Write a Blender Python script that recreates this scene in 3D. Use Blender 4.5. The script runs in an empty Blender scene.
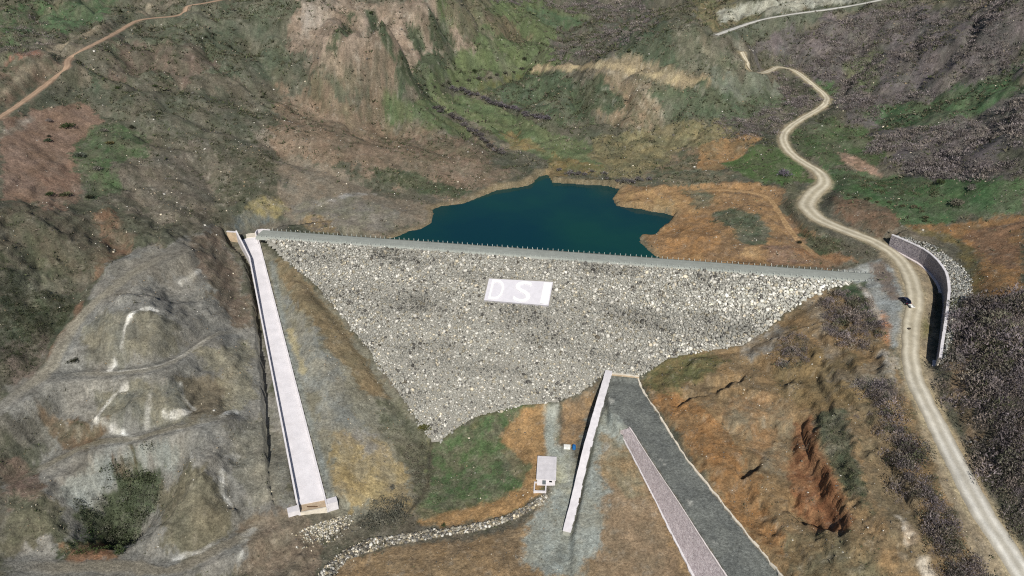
import bpy, math
import numpy as np
from mathutils import Vector, Matrix

# ------------------------------------------------------------------ camera, sky, sun, exposure
scene = bpy.context.scene
F_PX, PITCH, CAM_Z = 705.0, math.radians(30.0), 128.0     # z = 0 is the dam crest
cam_data = bpy.data.cameras.new("camera")
cam_data.sensor_width = 36.0
cam_data.lens = F_PX / 1024.0 * 36.0
cam_data.clip_start = 1.0
cam_data.clip_end = 6000.0
cam = bpy.data.objects.new("camera", cam_data)
scene.collection.objects.link(cam)
cam.location = (0, 0, CAM_Z)
cam.rotation_euler = (math.pi / 2 - PITCH, 0, 0)
scene.camera = cam

SUN_EL, SUN_AZ = math.radians(40.0), math.radians(178.0)   # azimuth clockwise from +Y: behind the camera
world = bpy.data.worlds.new("World")
scene.world = world
world.use_nodes = True
wn = world.node_tree.nodes
sky = wn.new("ShaderNodeTexSky")
sky.sky_type = 'NISHITA'
sky.sun_disc = False
sky.sun_elevation = SUN_EL
sky.sun_rotation = SUN_AZ
sky.altitude = 1200.0
wn["Background"].inputs[1].default_value = 0.06
world.node_tree.links.new(sky.outputs[0], wn["Background"].inputs[0])
sun_data = bpy.data.lights.new("sun", 'SUN')
sun_data.energy = 4.4
sun_data.angle = math.radians(0.5)
sun_data.color = (1.0, 0.95, 0.87)
sun = bpy.data.objects.new("sun", sun_data)
scene.collection.objects.link(sun)
sd = Vector((math.sin(SUN_AZ) * math.cos(SUN_EL), math.cos(SUN_AZ) * math.cos(SUN_EL), math.sin(SUN_EL)))
sun.rotation_euler = sd.to_track_quat('Z', 'Y').to_euler()
sun.location = (0, 0, 300)
vs = scene.view_settings
vs.view_transform = 'Standard'
vs.look = 'None'
vs.exposure = 0.16
vs.gamma = 1.0
vs.use_curve_mapping = False
scene.cycles.use_denoising = False
scene.cycles.filter_width = 1.15
scene.cycles.max_bounces = 4

# ------------------------------------------------------------------ small numeric helpers
rng = np.random.default_rng(7)
ALB = 1.05                                       # display value of a sunlit level surface with albedo 1

def lin(c):
    c = np.asarray(c, float) / 255.0
    return np.where(c <= 0.04045, c / 12.92, ((c + 0.055) / 1.055) ** 2.4)

def alb(c):
    return np.clip(lin(c) / ALB, 0, 0.82)

_perm = np.random.default_rng(3).permutation(4096)
_grad = np.random.default_rng(4).uniform(0, 2 * math.pi, 4096)
_gx, _gy = np.cos(_grad), np.sin(_grad)

def perlin(x, y):
    xi = np.floor(x).astype(np.int64); yi = np.floor(y).astype(np.int64)
    xf = x - xi; yf = y - yi
    u = xf * xf * xf * (xf * (xf * 6 - 15) + 10); v = yf * yf * yf * (yf * (yf * 6 - 15) + 10)
    def g(ix, iy, dx, dy):
        h = _perm[(_perm[ix & 4095] + iy) & 4095]
        return _gx[h] * dx + _gy[h] * dy
    a = g(xi, yi, xf, yf); b = g(xi + 1, yi, xf - 1, yf)
    c = g(xi, yi + 1, xf, yf - 1); d = g(xi + 1, yi + 1, xf - 1, yf - 1)
    return ((a + u * (b - a)) * (1 - v) + (c + u * (d - c)) * v) * 1.5

def fbm(x, y, wl, octs=4, seed=0, gain=0.5):
    s = np.zeros_like(x, dtype=float); a = 1.0; t = 0.0
    for i in range(octs):
        f = 2.0 ** i / wl
        s += a * perlin(x * f + seed * 17.3 + i * 5.1, y * f + seed * 9.7 + i * 3.3); t += a; a *= gain
    return s / t

def ridged(x, y, wl, octs=3, seed=0):
    s = np.zeros_like(x, dtype=float); a = 1.0; t = 0.0
    for i in range(octs):
        f = 2.0 ** i / wl
        s += a * (1 - 2 * np.abs(perlin(x * f + seed * 13.7 + i * 7.7, y * f + seed * 3.1 + i * 2.9))); t += a; a *= 0.5
    return s / t

def smooth(a, b, x):
    t = np.clip((x - a) / (b - a), 0, 1)
    return t * t * (3 - 2 * t)

# a pixel gives a direction; the height of what it touches gives the distance
CP, SP = math.cos(PITCH), math.sin(PITCH)

def ray(px, py):
    u = (np.asarray(px, float) - 512) / F_PX; v = (np.asarray(py, float) - 288) / F_PX
    return np.stack([u, CP - v * SP, -SP - v * CP], -1)

def atz(px, py, z):
    d = ray(px, py); t = (np.asarray(z, float) - CAM_Z) / d[..., 2]
    return np.stack([t * d[..., 0], t * d[..., 1], CAM_Z + t * d[..., 2]], -1)

# ------------------------------------------------------------------ the dam's axis and face
DA, DB = atz(262, 229.5, 0.0), atz(868, 273, 0.0)          # upstream crest edge
DLEN = float(np.linalg.norm(DB - DA))
DDIR = (DB - DA) / DLEN
DN = np.array([DDIR[1], -DDIR[0], 0.0])                     # downstream
CREST_W, SLOPE = 7.0, 2.0

def dam_uv(x, y):
    return (x - DA[0]) * DDIR[0] + (y - DA[1]) * DDIR[1], (x - DA[0]) * DN[0] + (y - DA[1]) * DN[1]

def face_z(x, y):
    u, v = dam_uv(x, y)
    return -(v - CREST_W) / SLOPE

def on_face(px, py, lift=0.0):
    d = ray(px, py)
    t = (-CAM_Z + lift + (DA @ DN + CREST_W) / SLOPE) / (d[..., 2] + (d @ DN) / SLOPE)
    return np.array([0, 0, CAM_Z]) + t[..., None] * d

DAM_EDGE_PX = [(268, 238), (278, 246), (287, 256), (298, 270), (312, 280), (330, 300), (350, 325), (372, 352), (392, 382), (408, 405), (424, 428), (432, 441),
               (440, 440), (455, 428), (475, 416), (500, 409), (530, 403), (556, 401), (580, 392), (597, 378), (606, 372),
               (638, 376), (648, 370), (668, 358), (700, 350), (742, 345), (765, 330), (785, 312), (805, 298), (828, 288), (858, 280)]
_de = np.array(DAM_EDGE_PX, float)
DAM_EDGE = on_face(_de[:, 0], _de[:, 1])

# ------------------------------------------------------------------ terrain: heights at known places
WATER_Z = -7.0
CTRL = [
 # downstream left: spoil slopes beside the spillway
 (0,575,-30),(60,572,-33),(130,560,-35),(200,560,-36),(260,545,-36.5),(310,560,-38),(0,520,-24),(60,520,-29),(110,515,-33),(150,500,-32),(190,500,-27),(215,470,-24),(240,510,-33),(270,490,-32),
 (0,470,-17),(50,470,-20),(100,455,-18),(150,440,-18),(190,430,-19),(230,430,-21),(260,440,-24),
 (0,410,-8),(40,395,-8),(70,410,-13),(110,410,-13.5),(160,400,-14),(210,390,-16),(250,390,-18),
 (20,350,0),(60,350,-3),(100,360,-8),(140,345,-4),(180,340,-6),(215,330,-9),(240,340,-13),
 (0,310,9),(40,310,6),(80,300,2),(130,310,1),(170,300,-1),(210,290,-3),(233,290,-7),
 (0,250,20),(50,260,14),(100,250,11),(150,260,7),(190,250,3),(222,250,-1),(225,232,2),
 (0,200,28),(60,200,22),(110,200,18),(160,200,14),(200,210,8),(230,215,4),(260,205,4),(290,200,2),(320,205,0),(350,210,-2),(380,215,-3.5),(405,222,-5.5),
 (270,222,-2),(310,222,-3),(350,226,-4),
 # left hill
 (0,150,36),(50,150,31),(100,150,27),(150,150,24),(200,160,19),(250,165,14),(300,170,9),(350,180,4),(400,190,-1),(430,200,-5),
 (0,100,46),(60,100,42),(120,100,38),(180,110,33),(240,115,27),(300,125,20),(350,135,14),(400,150,7),(450,170,0),(500,184,-5),
 (0,50,58),(60,55,54),(120,40,54),(180,60,47),(240,70,39),(290,80,32),(340,95,26),(390,105,19),(430,120,11),(480,150,2),(520,172,-4),
 (0,5,68),(100,5,66),(200,5,64),(270,10,62),(300,40,50),(340,20,62),(380,5,70),(370,50,45),(400,70,32),(420,40,44),(430,90,20),(450,10,56),
 # valley upstream
 (545,168,-5),(580,172,-5),(600,165,-3),(560,140,-2),(520,125,2),(480,108,7),(450,98,12),(430,100,15),(470,60,28),(510,40,32),(500,85,15),(540,95,10),(540,70,20),
 (560,40,27),(600,20,31),(560,10,38),(500,10,46),(640,5,38),
 # middle hill
 (570,62,27),(620,62,34),(660,40,46),(690,25,50),(720,55,42),(650,80,27),(600,95,18),(620,120,9),(650,135,5),(690,110,17),(700,80,30),(740,95,22),(760,110,14),(730,130,8),(660,150,1),(700,150,3),(640,170,-3.5),(640,180,-5),
 # right shore and abutment
 (620,192,-6),(660,190,-4),(700,185,-1),(650,205,-5),(690,215,-5),(700,240,-5),(680,255,-6),(740,215,-1),(740,250,-4),(780,235,-2),(790,205,1),(820,262,-1),(760,185,2),(780,170,4),(760,150,5),
 (850,262,0.5),(880,262,1.5),(868,290,0),(890,330,0.5),
 # road up the right side
 (742,52,38),(757,74,28),(795,70,26),(833,98,17),(805,118,12),(784,138,9),(805,163,7),(823,176,6),(806,205,4),(830,228,3),(870,247,2.5),(905,280,2),(911,320,1),(913,365,-1),(945,440,-6),(980,506,-11),(1020,572,-17),
 (720,33,50),(800,13,54),(880,0,58),
 # right hillside
 (850,60,34),(900,40,46),(960,30,56),(1020,5,72),(860,110,19),(920,100,27),(980,90,36),(1020,60,50),(850,150,10),(910,150,16),(970,150,22),(1020,140,30),(860,190,7.5),(920,190,12),(980,190,17),(1020,190,21),
 (900,222,7.5),(950,225,10),(1000,220,14),(975,255,9),(1020,260,13),(965,300,8),(1020,310,11),(960,350,6),(1020,360,9),(960,390,1),(1020,420,4),(985,450,-4),(1020,490,-6),
 # right slope below the road
 (880,370,-2),(850,350,-4),(830,300,-2.5),(800,330,-7),(770,360,-14),(840,390,-8),(880,420,-7),(800,410,-16),(740,400,-17),(700,388,-18.5),(672,380,-20),(760,450,-21),(820,450,-15),(870,460,-11.5),(920,480,-10),(720,450,-22),
 (700,470,-24),(760,510,-24.5),(820,510,-18.5),(870,530,-15),(930,540,-13),(800,560,-24.5),(850,570,-20),(920,575,-17),(960,560,-14),(780,570,-26),
 # below the dam
 (440,450,-37),(480,450,-35),(520,430,-32),(550,430,-31.5),(575,420,-29.5),(470,490,-37),(520,480,-35),(545,470,-34),(570,470,-33.8),(550,510,-36),(500,515,-37.5),(430,530,-38.2),(390,538,-38.5),(350,555,-38.8),(330,575,-39),
 (400,565,-37),(470,565,-36.5),(530,560,-37),(560,570,-37),(610,570,-36.5),(650,560,-35),(640,500,-32.5),(600,500,-33.5),(600,450,-29.5),(615,410,-24.5),(620,388,-22.3),(655,420,-23),(700,490,-25),(740,560,-27),
 # between spillway and dam
 (290,300,-8),(320,330,-14),(350,370,-21),(380,420,-29),(400,450,-33.5),(415,470,-37),(300,360,-16),(320,420,-24),(340,470,-31),(380,490,-35),(350,510,-36.5),(400,520,-37.5),(335,495,-33.5),
 (270,262,-3.5),(276,300,-9),(240,240,-4),
]
_c = np.array(CTRL, float)
ctrl_pts = atz(_c[:, 0], _c[:, 1], _c[:, 2])
extra = [(-200,60,-30),(-100,60,-38),(0,60,-40),(100,60,-34),(200,60,-15),(-200,100,-20),(200,100,-6),(-260,160,5),(260,160,18),(-330,240,35),(300,240,34),(-420,330,60),(400,330,72),
         (-520,480,95),(520,480,110),(-420,620,92),(-250,640,95),(-100,680,88),(50,800,70),(180,680,80),(330,640,105),(-600,800,130),(-300,850,140),(0,1000,130),(300,850,140),(600,800,150),
         (-600,1200,170),(0,1300,170),(600,1200,180),(-700,300,100),(700,300,120),(-600,100,40),(600,100,60),(0,-20,-42),(-400,-20,0),(400,-20,20)]
ctrl_pts = np.vstack([ctrl_pts, np.array(extra, float)])
# the dam's foot line belongs to the ground too (thinned)
ctrl_pts = np.vstack([ctrl_pts, DAM_EDGE[1:-1:2]])

def rbf_fit(p, reg):
    n = len(p); s = 200.0
    q = p[:, :2] / s
    d2 = ((q[:, None] - q[None]) ** 2).sum(-1)
    K = np.where(d2 > 0, d2 * np.log(np.sqrt(d2) + 1e-12), 0.0) + reg * np.eye(n)
    Pm = np.hstack([np.ones((n, 1)), q])
    A = np.zeros((n + 3, n + 3)); A[:n, :n] = K; A[:n, n:] = Pm; A[n:, :n] = Pm.T
    sol = np.linalg.solve(A, np.concatenate([p[:, 2], np.zeros(3)]))
    return q, sol, s

def rbf_eval(m, x, y):
    q, sol, s = m; n = len(q); out = np.empty(len(x)); X = np.stack([x, y], -1) / s
    for i in range(0, len(x), 8000):
        b = X[i:i + 8000]
        d2 = (b ** 2).sum(1)[:, None] + (q ** 2).sum(1)[None] - 2 * b @ q.T
        d2 = np.maximum(d2, 1e-12)
        out[i:i + 8000] = (0.5 * d2 * np.log(d2)) @ sol[:n] + sol[n] + b @ sol[n + 1:]
    return out

_model = rbf_fit(ctrl_pts, 4e-4)

# terrain grid: finer near the site
def _rows():
    y = [92.0]
    while y[-1] < 1300:
        k = 0.0033 if y[-1] < 560 else 0.012
        y.append(y[-1] + k * y[-1])
    return np.array(y)
GY = np.concatenate([[-20, 10, 35, 55, 70, 80, 87], _rows()])
GS = np.concatenate([np.linspace(-2.2, -1.02, 36), np.linspace(-1, 1, 760), np.linspace(1.02, 2.2, 36)])
NR, NC = len(GY), len(GS)
def halfw(y): return 80 + 0.60 * np.maximum(y, 0)
VX = GS[None, :] * halfw(GY)[:, None]
VY = np.repeat(GY[:, None], NC, 1)
x, y = VX.ravel(), VY.ravel()

# base heights on a coarse lattice, smoothly enlarged
def base_height():
    ri = np.unique(np.concatenate([np.arange(0, NR, 3), [NR - 1]])); ci = np.unique(np.concatenate([np.arange(0, NC, 4), [NC - 1]]))
    cz = rbf_eval(_model, VX[np.ix_(ri, ci)].ravel(), VY[np.ix_(ri, ci)].ravel()).reshape(len(ri), len(ci))
    t = np.empty((len(ri), NC))
    for k in range(len(ri)): t[k] = np.interp(np.arange(NC), ci, cz[k])
    o = np.empty((NR, NC))
    f = np.interp(np.arange(NR), ri, np.arange(len(ri))); a = np.minimum(f.astype(int), len(ri) - 2); f = (f - a)[:, None]
    return t[a] * (1 - f) + t[a + 1] * f
Z = base_height()

# natural relief
hill = np.maximum.reduce([smooth(310, 430, y), smooth(-115, -190, x) * smooth(120, 210, y), smooth(165, 230, x) * smooth(200, 270, y)])
dmask_u, dmask_v = dam_uv(x, y)
wx = x + 14 * fbm(x, y, 70, 3, 40); wy = y + 14 * fbm(x, y, 70, 3, 41)
rg = ridged(wx, wy, 80, 5, 1); gl = 1 - np.abs(fbm(wx, wy, 46, 3, 7)) * 3.2
rel = hill * (8.0 * rg - 4.5 * np.clip(gl, 0, 1) ** 2 + 2.6 * fbm(x, y, 30, 5, 2, .62) + 1.7 * ridged(wx, wy, 21, 4, 6))
spoil = smooth(-58, -80, x + .35 * (y - 200)) * smooth(300, 250, y) * smooth(95, 120, y)
rel += spoil * (2.4 * ridged(wx, wy, 28, 4, 8) + .8 * ridged(x, y, 9, 3, 14))
rel += 1.0 * fbm(x, y, 16, 5, 3, .6) * (0.4 + 0.6 * hill)
Z = Z + rel.reshape(NR, NC)

def H_of(Zg):
    def H(px_, py_):
        px_ = np.asarray(px_, float); py_ = np.asarray(py_, float)
        r = np.interp(py_, GY, np.arange(NR)); c = np.interp(px_ / halfw(py_), GS, np.arange(NC))
        r0 = np.minimum(r.astype(int), NR - 2); c0 = np.minimum(c.astype(int), NC - 2); fr = r - r0; fc = c - c0
        return (Zg[r0, c0] * (1 - fr) * (1 - fc) + Zg[r0 + 1, c0] * fr * (1 - fc) + Zg[r0, c0 + 1] * (1 - fr) * fc + Zg[r0 + 1, c0 + 1] * fr * fc)
    return H

def cast(H, px, py):
    """first hit of the pixel's direction with the ground"""
    d = ray(np.asarray(px, float), np.asarray(py, float)); n = len(d)
    ts = np.concatenate([np.arange(120, 420, 1.0), np.arange(420, 1400, 3.0)])
    hit = np.full(n, 700.0); done = np.zeros(n, bool); prev = np.full(n, 119.0)
    for t in ts:
        p = d * t
        below = (CAM_Z + p[:, 2] < H(p[:, 0], p[:, 1])) & ~done
        hit[below] = t; done |= below
        prev[~done] = t
        if done.all(): break
    lo, hi = prev.copy(), hit.copy()
    for _ in range(12):
        m = 0.5 * (lo + hi); p = d * m[:, None]
        b = CAM_Z + p[:, 2] < H(p[:, 0], p[:, 1])
        hi = np.where(b, m, hi); lo = np.where(b, lo, m)
    p = d * hi[:, None]
    return np.stack([p[:, 0], p[:, 1], H(p[:, 0], p[:, 1])], -1)

def densify(pts, step, closed=False):
    pts = np.asarray(pts, float); out = []
    n = len(pts)
    for i in range(n if closed else n - 1):
        a, b = pts[i], pts[(i + 1) % n]
        k = max(1, int(np.ceil(np.linalg.norm((b - a)[:2]) / step)))
        for j in range(k): out.append(a + (b - a) * j / k)
    if not closed: out.append(pts[-1])
    return np.array(out)

def spline(pts, n_per=6):
    p = np.asarray(pts, float); q = np.vstack([2 * p[0] - p[1], p, 2 * p[-1] - p[-2]]); out = []
    for i in range(1, len(q) - 2):
        for t in np.linspace(0, 1, n_per, endpoint=False):
            out.append(0.5 * ((2 * q[i]) + (-q[i - 1] + q[i + 1]) * t + (2 * q[i - 1] - 5 * q[i] + 4 * q[i + 1] - q[i + 2]) * t * t + (-q[i - 1] + 3 * q[i] - 3 * q[i + 1] + q[i + 2]) * t ** 3))
    out.append(p[-1]); return np.array(out)

def sdist(poly, X, Y):
    """signed distance to a closed polygon, negative inside"""
    d2 = np.full(X.shape, 1e18); ins = np.zeros(X.shape, bool); n = len(poly)
    for i in range(n):
        ax, ay = poly[i][:2]; bx, by = poly[(i + 1) % n][:2]
        ex, ey = bx - ax, by - ay; L = ex * ex + ey * ey + 1e-12
        t = np.clip(((X - ax) * ex + (Y - ay) * ey) / L, 0, 1)
        d2 = np.minimum(d2, (X - ax - t * ex) ** 2 + (Y - ay - t * ey) ** 2)
        c = ((ay > Y) != (by > Y)) & (X < ex * (Y - ay) / (ey if abs(ey) > 1e-12 else 1e-12) + ax)
        ins ^= c
    d = np.sqrt(d2)
    return np.where(ins, -d, d)

def ldist(line, X, Y):
    """distance to a polyline and the position along it (index units)"""
    d2 = np.full(X.shape, 1e18); pos = np.zeros(X.shape)
    for i in range(len(line) - 1):
        ax, ay = line[i][:2]; bx, by = line[i + 1][:2]
        ex, ey = bx - ax, by - ay; L = ex * ex + ey * ey + 1e-12
        t = np.clip(((X - ax) * ex + (Y - ay) * ey) / L, 0, 1)
        q = (X - ax - t * ex) ** 2 + (Y - ay - t * ey) ** 2
        m = q < d2; d2 = np.where(m, q, d2); pos = np.where(m, i + t, pos)
    return np.sqrt(d2), pos

def near(poly, margin):
    p = np.asarray(poly)[:, :2]
    a, b = p.min(0) - margin, p.max(0) + margin
    return np.nonzero((x >= a[0]) & (x <= b[0]) & (y >= a[1]) & (y <= b[1]))[0]

z = Z.ravel().copy()
fld = atz(np.array([-10., 40, 100, 106, 84, 80, 60, -10]), np.array([116., 106, 103, 124, 142, 200, 204, 204]), np.array([40., 40, 38, 32, 29, 22, 23, 28]))
fi = near(fld, 30); fk = 1 - smooth(-4, 16, sdist(fld, x[fi], y[fi])); z[fi] -= .88 * fk * rel[fi]
for bx_, by_, bz_, r_, h_ in ((138,335,-3,16,4.5),(175,400,-15,15,3.0),(205,505,-28,17,4.5),(60,440,-15,15,-3.0),(128,500,-30,15,-3.5),(110,300,2,14,2.5),(190,262,2,16,2.5),(25,455,-14,12,-2.5),(212,440,-21,10,2.0),(45,500,-24,12,2.5),(235,370,-15,10,1.8)):
    c_ = atz(bx_, by_, bz_); q_ = ((x - c_[0]) ** 2 + (y - c_[1]) ** 2) / r_ ** 2
    z += 1.7 * h_ * np.exp(-q_ * 1.6) * (1 + .35 * fbm(x, y, 9, 3, 15))
H0 = H_of(z.reshape(NR, NC))
def carve(px, width, depth, sharp=1.0):
    c = spline(px, 6); p = cast(H0, c[:, 0], c[:, 1]); i = near(p, width * 2.6)
    d, pos = ldist(p, x[i] + 2.5 * fbm(x[i], y[i], 14, 3, 16), y[i] + 2.5 * fbm(x[i], y[i], 14, 3, 17))
    e = smooth(0, .25, pos / (len(p) - 1)) * (1 - smooth(.8, 1, pos / (len(p) - 1)))
    z[i] -= depth * e * np.exp(-(d / width) ** (1.2 if sharp else 2))
for ln, w_, d_ in (([(353, 4), (346, 28), (332, 60)], 7, 6), ([(372, 4), (384, 32), (396, 66)], 7, 6), ([(404, 6), (418, 32), (428, 66)], 6, 5), ([(434, 4), (450, 34), (456, 70)], 8, 6), ([(318, 6), (312, 36), (318, 70)], 7, 5),
                   ([(540, 170), (505, 152), (470, 130), (440, 110), (425, 92), (418, 70)], 9, 5), ([(540, 66), (500, 78), (462, 86), (432, 94)], 8, 4.5),
                   ([(250, 140), (290, 152), (340, 170), (400, 196), (428, 206)], 8, 4), ([(150, 100), (210, 122), (270, 140), (310, 175)], 8, 4), ([(90, 60), (150, 70), (220, 90), (280, 118)], 10, 5), ([(60, 215), (105, 232), (130, 258)], 8, 4),
                   ([(240, 20), (262, 60), (292, 92), (350, 112)], 9, 5), ([(0, 275), (28, 296), (60, 316), (70, 345)], 7, 3.5), ([(180, 150), (205, 175), (222, 205)], 7, 4), ([(110, 170), (140, 200), (165, 232)], 8, 4),
                   ([(640, 30), (622, 70), (612, 110), (625, 150)], 8, 4.5), ([(700, 40), (690, 85), (672, 125), (660, 150)], 8, 4.5), ([(580, 66), (575, 95), (590, 130)], 7, 3.5), ([(735, 45), (742, 80), (748, 110)], 7, 4),
                   ([(880, 20), (850, 60), (830, 105)], 10, 5), ([(990, 30), (930, 70), (880, 115), (850, 140)], 10, 5), ([(1024, 120), (970, 140), (910, 165), (850, 180)], 9, 4),
                   ([(100, 440), (118, 470), (112, 520), (90, 548)], 9, 4.5), ([(232, 345), (205, 372), (190, 420)], 6, 3), ([(78, 372), (62, 400), (20, 440)], 7, 3), ([(176, 440), (172, 480), (160, 530)], 7, 4), ([(245, 430), (225, 470), (232, 520)], 6, 3)):
    carve(ln, w_, d_)
H0 = H_of(z.reshape(NR, NC))
flat = np.zeros_like(z)                            # 1 where the ground was graded

# ------------------------------------------------------------------ lake bed and shore
LAKE_PX = [(398,236),(408,232),(420,229.5),(432,223),(434,214),(430,210),(440,206),(462,204),(478,197),(497,190),(520,187),(533,183),(538,176),(549,174),(553,182),(580,184),(610,186),(622,189),(613,198),(616,205),(640,209),(664,213),(676,216),(668,226),(655,234),(642,234),(640,242),(650,252),(662,262)]
lk = densify(LAKE_PX, 10)
lake = atz(lk[:, 0], lk[:, 1], WATER_Z)
lake = np.vstack([lake, [DA + DDIR * (DLEN * 0.70) + DN * 2, DA + DDIR * (DLEN * 0.16) + DN * 2]])
i = near(lake, 60)
d = sdist(lake, x[i], y[i]) + 1.2 * fbm(x[i], y[i], 9, 3, 5)
inside = d < 0
zi = z[i]
zi = np.where(inside, np.minimum(zi, WATER_Z - 0.05 + 0.35 * np.maximum(d, -20)), np.maximum(zi, WATER_Z + 0.02 + 0.22 * np.minimum(d, 60) - 0.006 * np.clip(d - 20, 0, 40) * d * 0.5))
_, vv_ = dam_uv(x[i], y[i])
z[i] = np.where(vv_ < 0, zi, z[i])

# upstream shoulder of the dam (under water): ground just behind the crest stays low
# ------------------------------------------------------------------ graded pads: (px, py, z) outlines
def pad(outline, blend, dz=0.0):
    p = np.array(outline, float); w = atz(p[:, 0], p[:, 1], p[:, 2])
    A = np.hstack([np.ones((len(w), 1)), w[:, :2]])
    co, *_ = np.linalg.lstsq(A, w[:, 2], rcond=None)
    i = near(w, blend + 1)
    d = sdist(w, x[i], y[i])
    k = 1 - smooth(0, blend, d)
    z[i] = z[i] * (1 - k) + (co[0] + co[1] * x[i] + co[2] * y[i] + dz) * k
    flat[i] = np.maximum(flat[i], k)
    return w, co

pad([(842,272,0.2),(880,259,1.6),(893,270,1.8),(905,300,1.6),(906,338,0.8),(893,346,0.6),(880,318,0.3),(866,290,0.0),(856,280,0.0)], 5)
LOW_W, LOW_CO = pad([(546,405,-29.5),(560,403,-29.0),(592,400,-28.6),(580,440,-32.2),(573,470,-33.6),(560,545,-36.4),(530,560,-37),(540,500,-35.6),(535,455,-33.4)], 6)
RAMP_W, RAMP_CO = pad([(612,388,-23.0),(620,400,-23.6),(623,440,-27.4),(650,490,-31.5),(668,527,-33),(698,588,-35.6),(712,618,-36.6),(640,630,-37.4),(575,620,-37.4),(576,538,-35.6),(588,480,-31.6),(600,430,-27.2)], 2.0)
PLAT_W, PLAT_CO = pad([(606,377,-22.0),(638,379,-22.0),(652,408,-22.8),(690,465,-24.2),(730,515,-25.4),(786,580,-27.0),(729,580,-27.0),(690,522,-25.4),(640,446,-23.8),(628,432,-23.3),(612,418,-23.2)], 1.6)

PW_F = np.array([(619, 431, -26.2), (631, 453, -28.5), (650, 490, -31.0), (670, 530, -32.9), (698, 584, -35.0)]); PW_T = np.array([(629, 428, -23.1), (650, 461, -24.0), (678, 503, -25.0), (704, 544, -26.0), (733, 588, -27.2)])
PWF, PWT = atz(*PW_F.T), atz(*PW_T.T)
pw_poly = np.vstack([PWF, PWT[::-1]])
def under_wall():
    i = near(pw_poly, 3); d = sdist(pw_poly, x[i], y[i]); m = d < 0.35
    j = i[m]; df, pf = ldist(PWF, x[j], y[j]); dc, pc_ = ldist(PWT, x[j], y[j]); fr = df / (df + dc + 1e-6)
    zf_ = np.interp(pf, np.arange(5), PWF[:, 2]) * (1 - fr) + np.interp(pc_, np.arange(5), PWT[:, 2]) * fr
    z[j] = np.minimum(z[j], zf_ - 0.4 - 1.3 * np.sin(math.pi * np.clip(fr, 0, 1)))
# ------------------------------------------------------------------ roads
ROADS = {}
def road(name, px, wid, blend=5.0, cut=0.12, zsm=9):
    c = spline(px, 6); wpx = np.interp(np.linspace(0, len(px) - 1, len(c)), np.arange(len(px)), wid) if np.ndim(wid) else np.full(len(c), wid)
    p = cast(H0, c[:, 0], c[:, 1])
    zz = p[:, 2]
    for _ in range(zsm):
        zz = np.concatenate([[zz[0]], 0.25 * zz[:-2] + 0.5 * zz[1:-1] + 0.25 * zz[2:], [zz[-1]]])
    p = atz(c[:, 0], c[:, 1], zz)
    i = near(p, wid.max() / 2 + blend + 2 if np.ndim(wid) else wid / 2 + blend + 2)
    d, pos = ldist(p, x[i], y[i])
    zr = np.interp(pos, np.arange(len(p)), p[:, 2]); hw_ = np.interp(pos, np.arange(len(p)), wpx) / 2
    k = 1 - smooth(0, 1, (d - hw_ - 0.9) / blend)
    z[i] = z[i] * (1 - k) + (zr - cut) * k
    flat[i] = np.maximum(flat[i], k)
    ROADS[name] = (p, wpx)
    return p

MAIN_PX = [(742,52),(747,62),(752,71),(762,73),(771,70),(779,67),(795,71),(812,84),(826,97),(822,107),(805,117),(790,127),(783,138),(789,151),(803,162),(819,172),(824,183),(813,194),(807,206),(818,218),(832,225),(850,232),(875,242),(895,255),(907,270),(914,288),(914.5,305),(911,328),(911,356),(918,386),(937,424),(957,465),(981,510),(1006,548),(1030,583)]
MAIN_W = np.array([4,4,4,4,4,4,4,4,4,4,4.2,4.4,4.8,5,5.2,5.8,7.0,8.0,8.0,7.4,7,6.6,6.4,6.2,6.2,6.2,6,5.6,5.4,5.6,6,6.2,6.4,6.6,6.6])
road('main', MAIN_PX, MAIN_W, 6.0)
road('upper', [(716,35),(738,27),(760,20),(780,16),(800,13),(830,9),(860,4),(884,-1)], 3.6, 5.0)
road('hill_track', [(-6,121),(18,105),(40,89),(56,76),(66,68),(68,60),(75,54),(90,46),(108,37),(122,29),(136,21),(152,18),(174,16),(184,12),(188,6),(205,3),(224,-1)], 3.2, 4.0)
road('spoil_road', [(-4,409),(20,392),(40,377),(54,360),(64,340),(76,322),(92,304),(112,288),(140,268),(172,252)], 6.5, 5.0)
road('bench_track', [(52,377),(80,374),(108,373),(135,371),(160,366),(180,357),(197,346),(212,336),(232,327),(244,320)], 3.4, 3.0)
road('lower_bench', [(0,488),(30,474),(60,458),(95,443),(135,438),(160,431),(190,424),(222,416),(238,412)], 3.4, 3.0)
road('foot_road', [(-5,566),(40,567),(90,566),(130,566),(165,570),(190,563),(215,550),(240,538),(262,526),(285,517)], 5.0, 4.0)
road('shore_track', [(828,262),(812,252),(798,240),(786,224),(776,208),(768,198),(748,192),(720,190),(690,192)], 3.6, 3.0)
road('gravel_lane', [(551,404),(550,420),(549,436),(552,448),(562,462),(566,480)], 4.2, 3.0)

# ------------------------------------------------------------------ spillway trench
SL0, SL1 = atz(246.5, 238, -4.2), atz(298.6, 504.5, -32.4)
SR0, SR1 = atz(257, 237, -4.2), atz(324.4, 499.5, -32.4)
def spill(t):
    return SL0 + (SL1 - SL0) * t, SR0 + (SR1 - SR0) * t
sax = (SL1 + SR1 - SL0 - SR0) / 2; SLEN2 = float(np.hypot(*sax[:2])); sax2 = sax[:2] / SLEN2; sn2 = np.array([-sax2[1], sax2[0]])   # sn2: towards the viewer's right of the chute
if sn2[0] < 0: sn2 = -sn2
smid = (SL0 + SR0)[:2] / 2
def spill_tv(X, Y):
    t = ((X - smid[0]) * sax2[0] + (Y - smid[1]) * sax2[1]) / SLEN2
    v = (X - smid[0]) * sn2[0] + (Y - smid[1]) * sn2[1]
    return t, v
SW0 = abs((SR0 - SL0)[:2] @ sn2) / 2; SW1 = abs((SR1 - SL1)[:2] @ sn2) / 2
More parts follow.
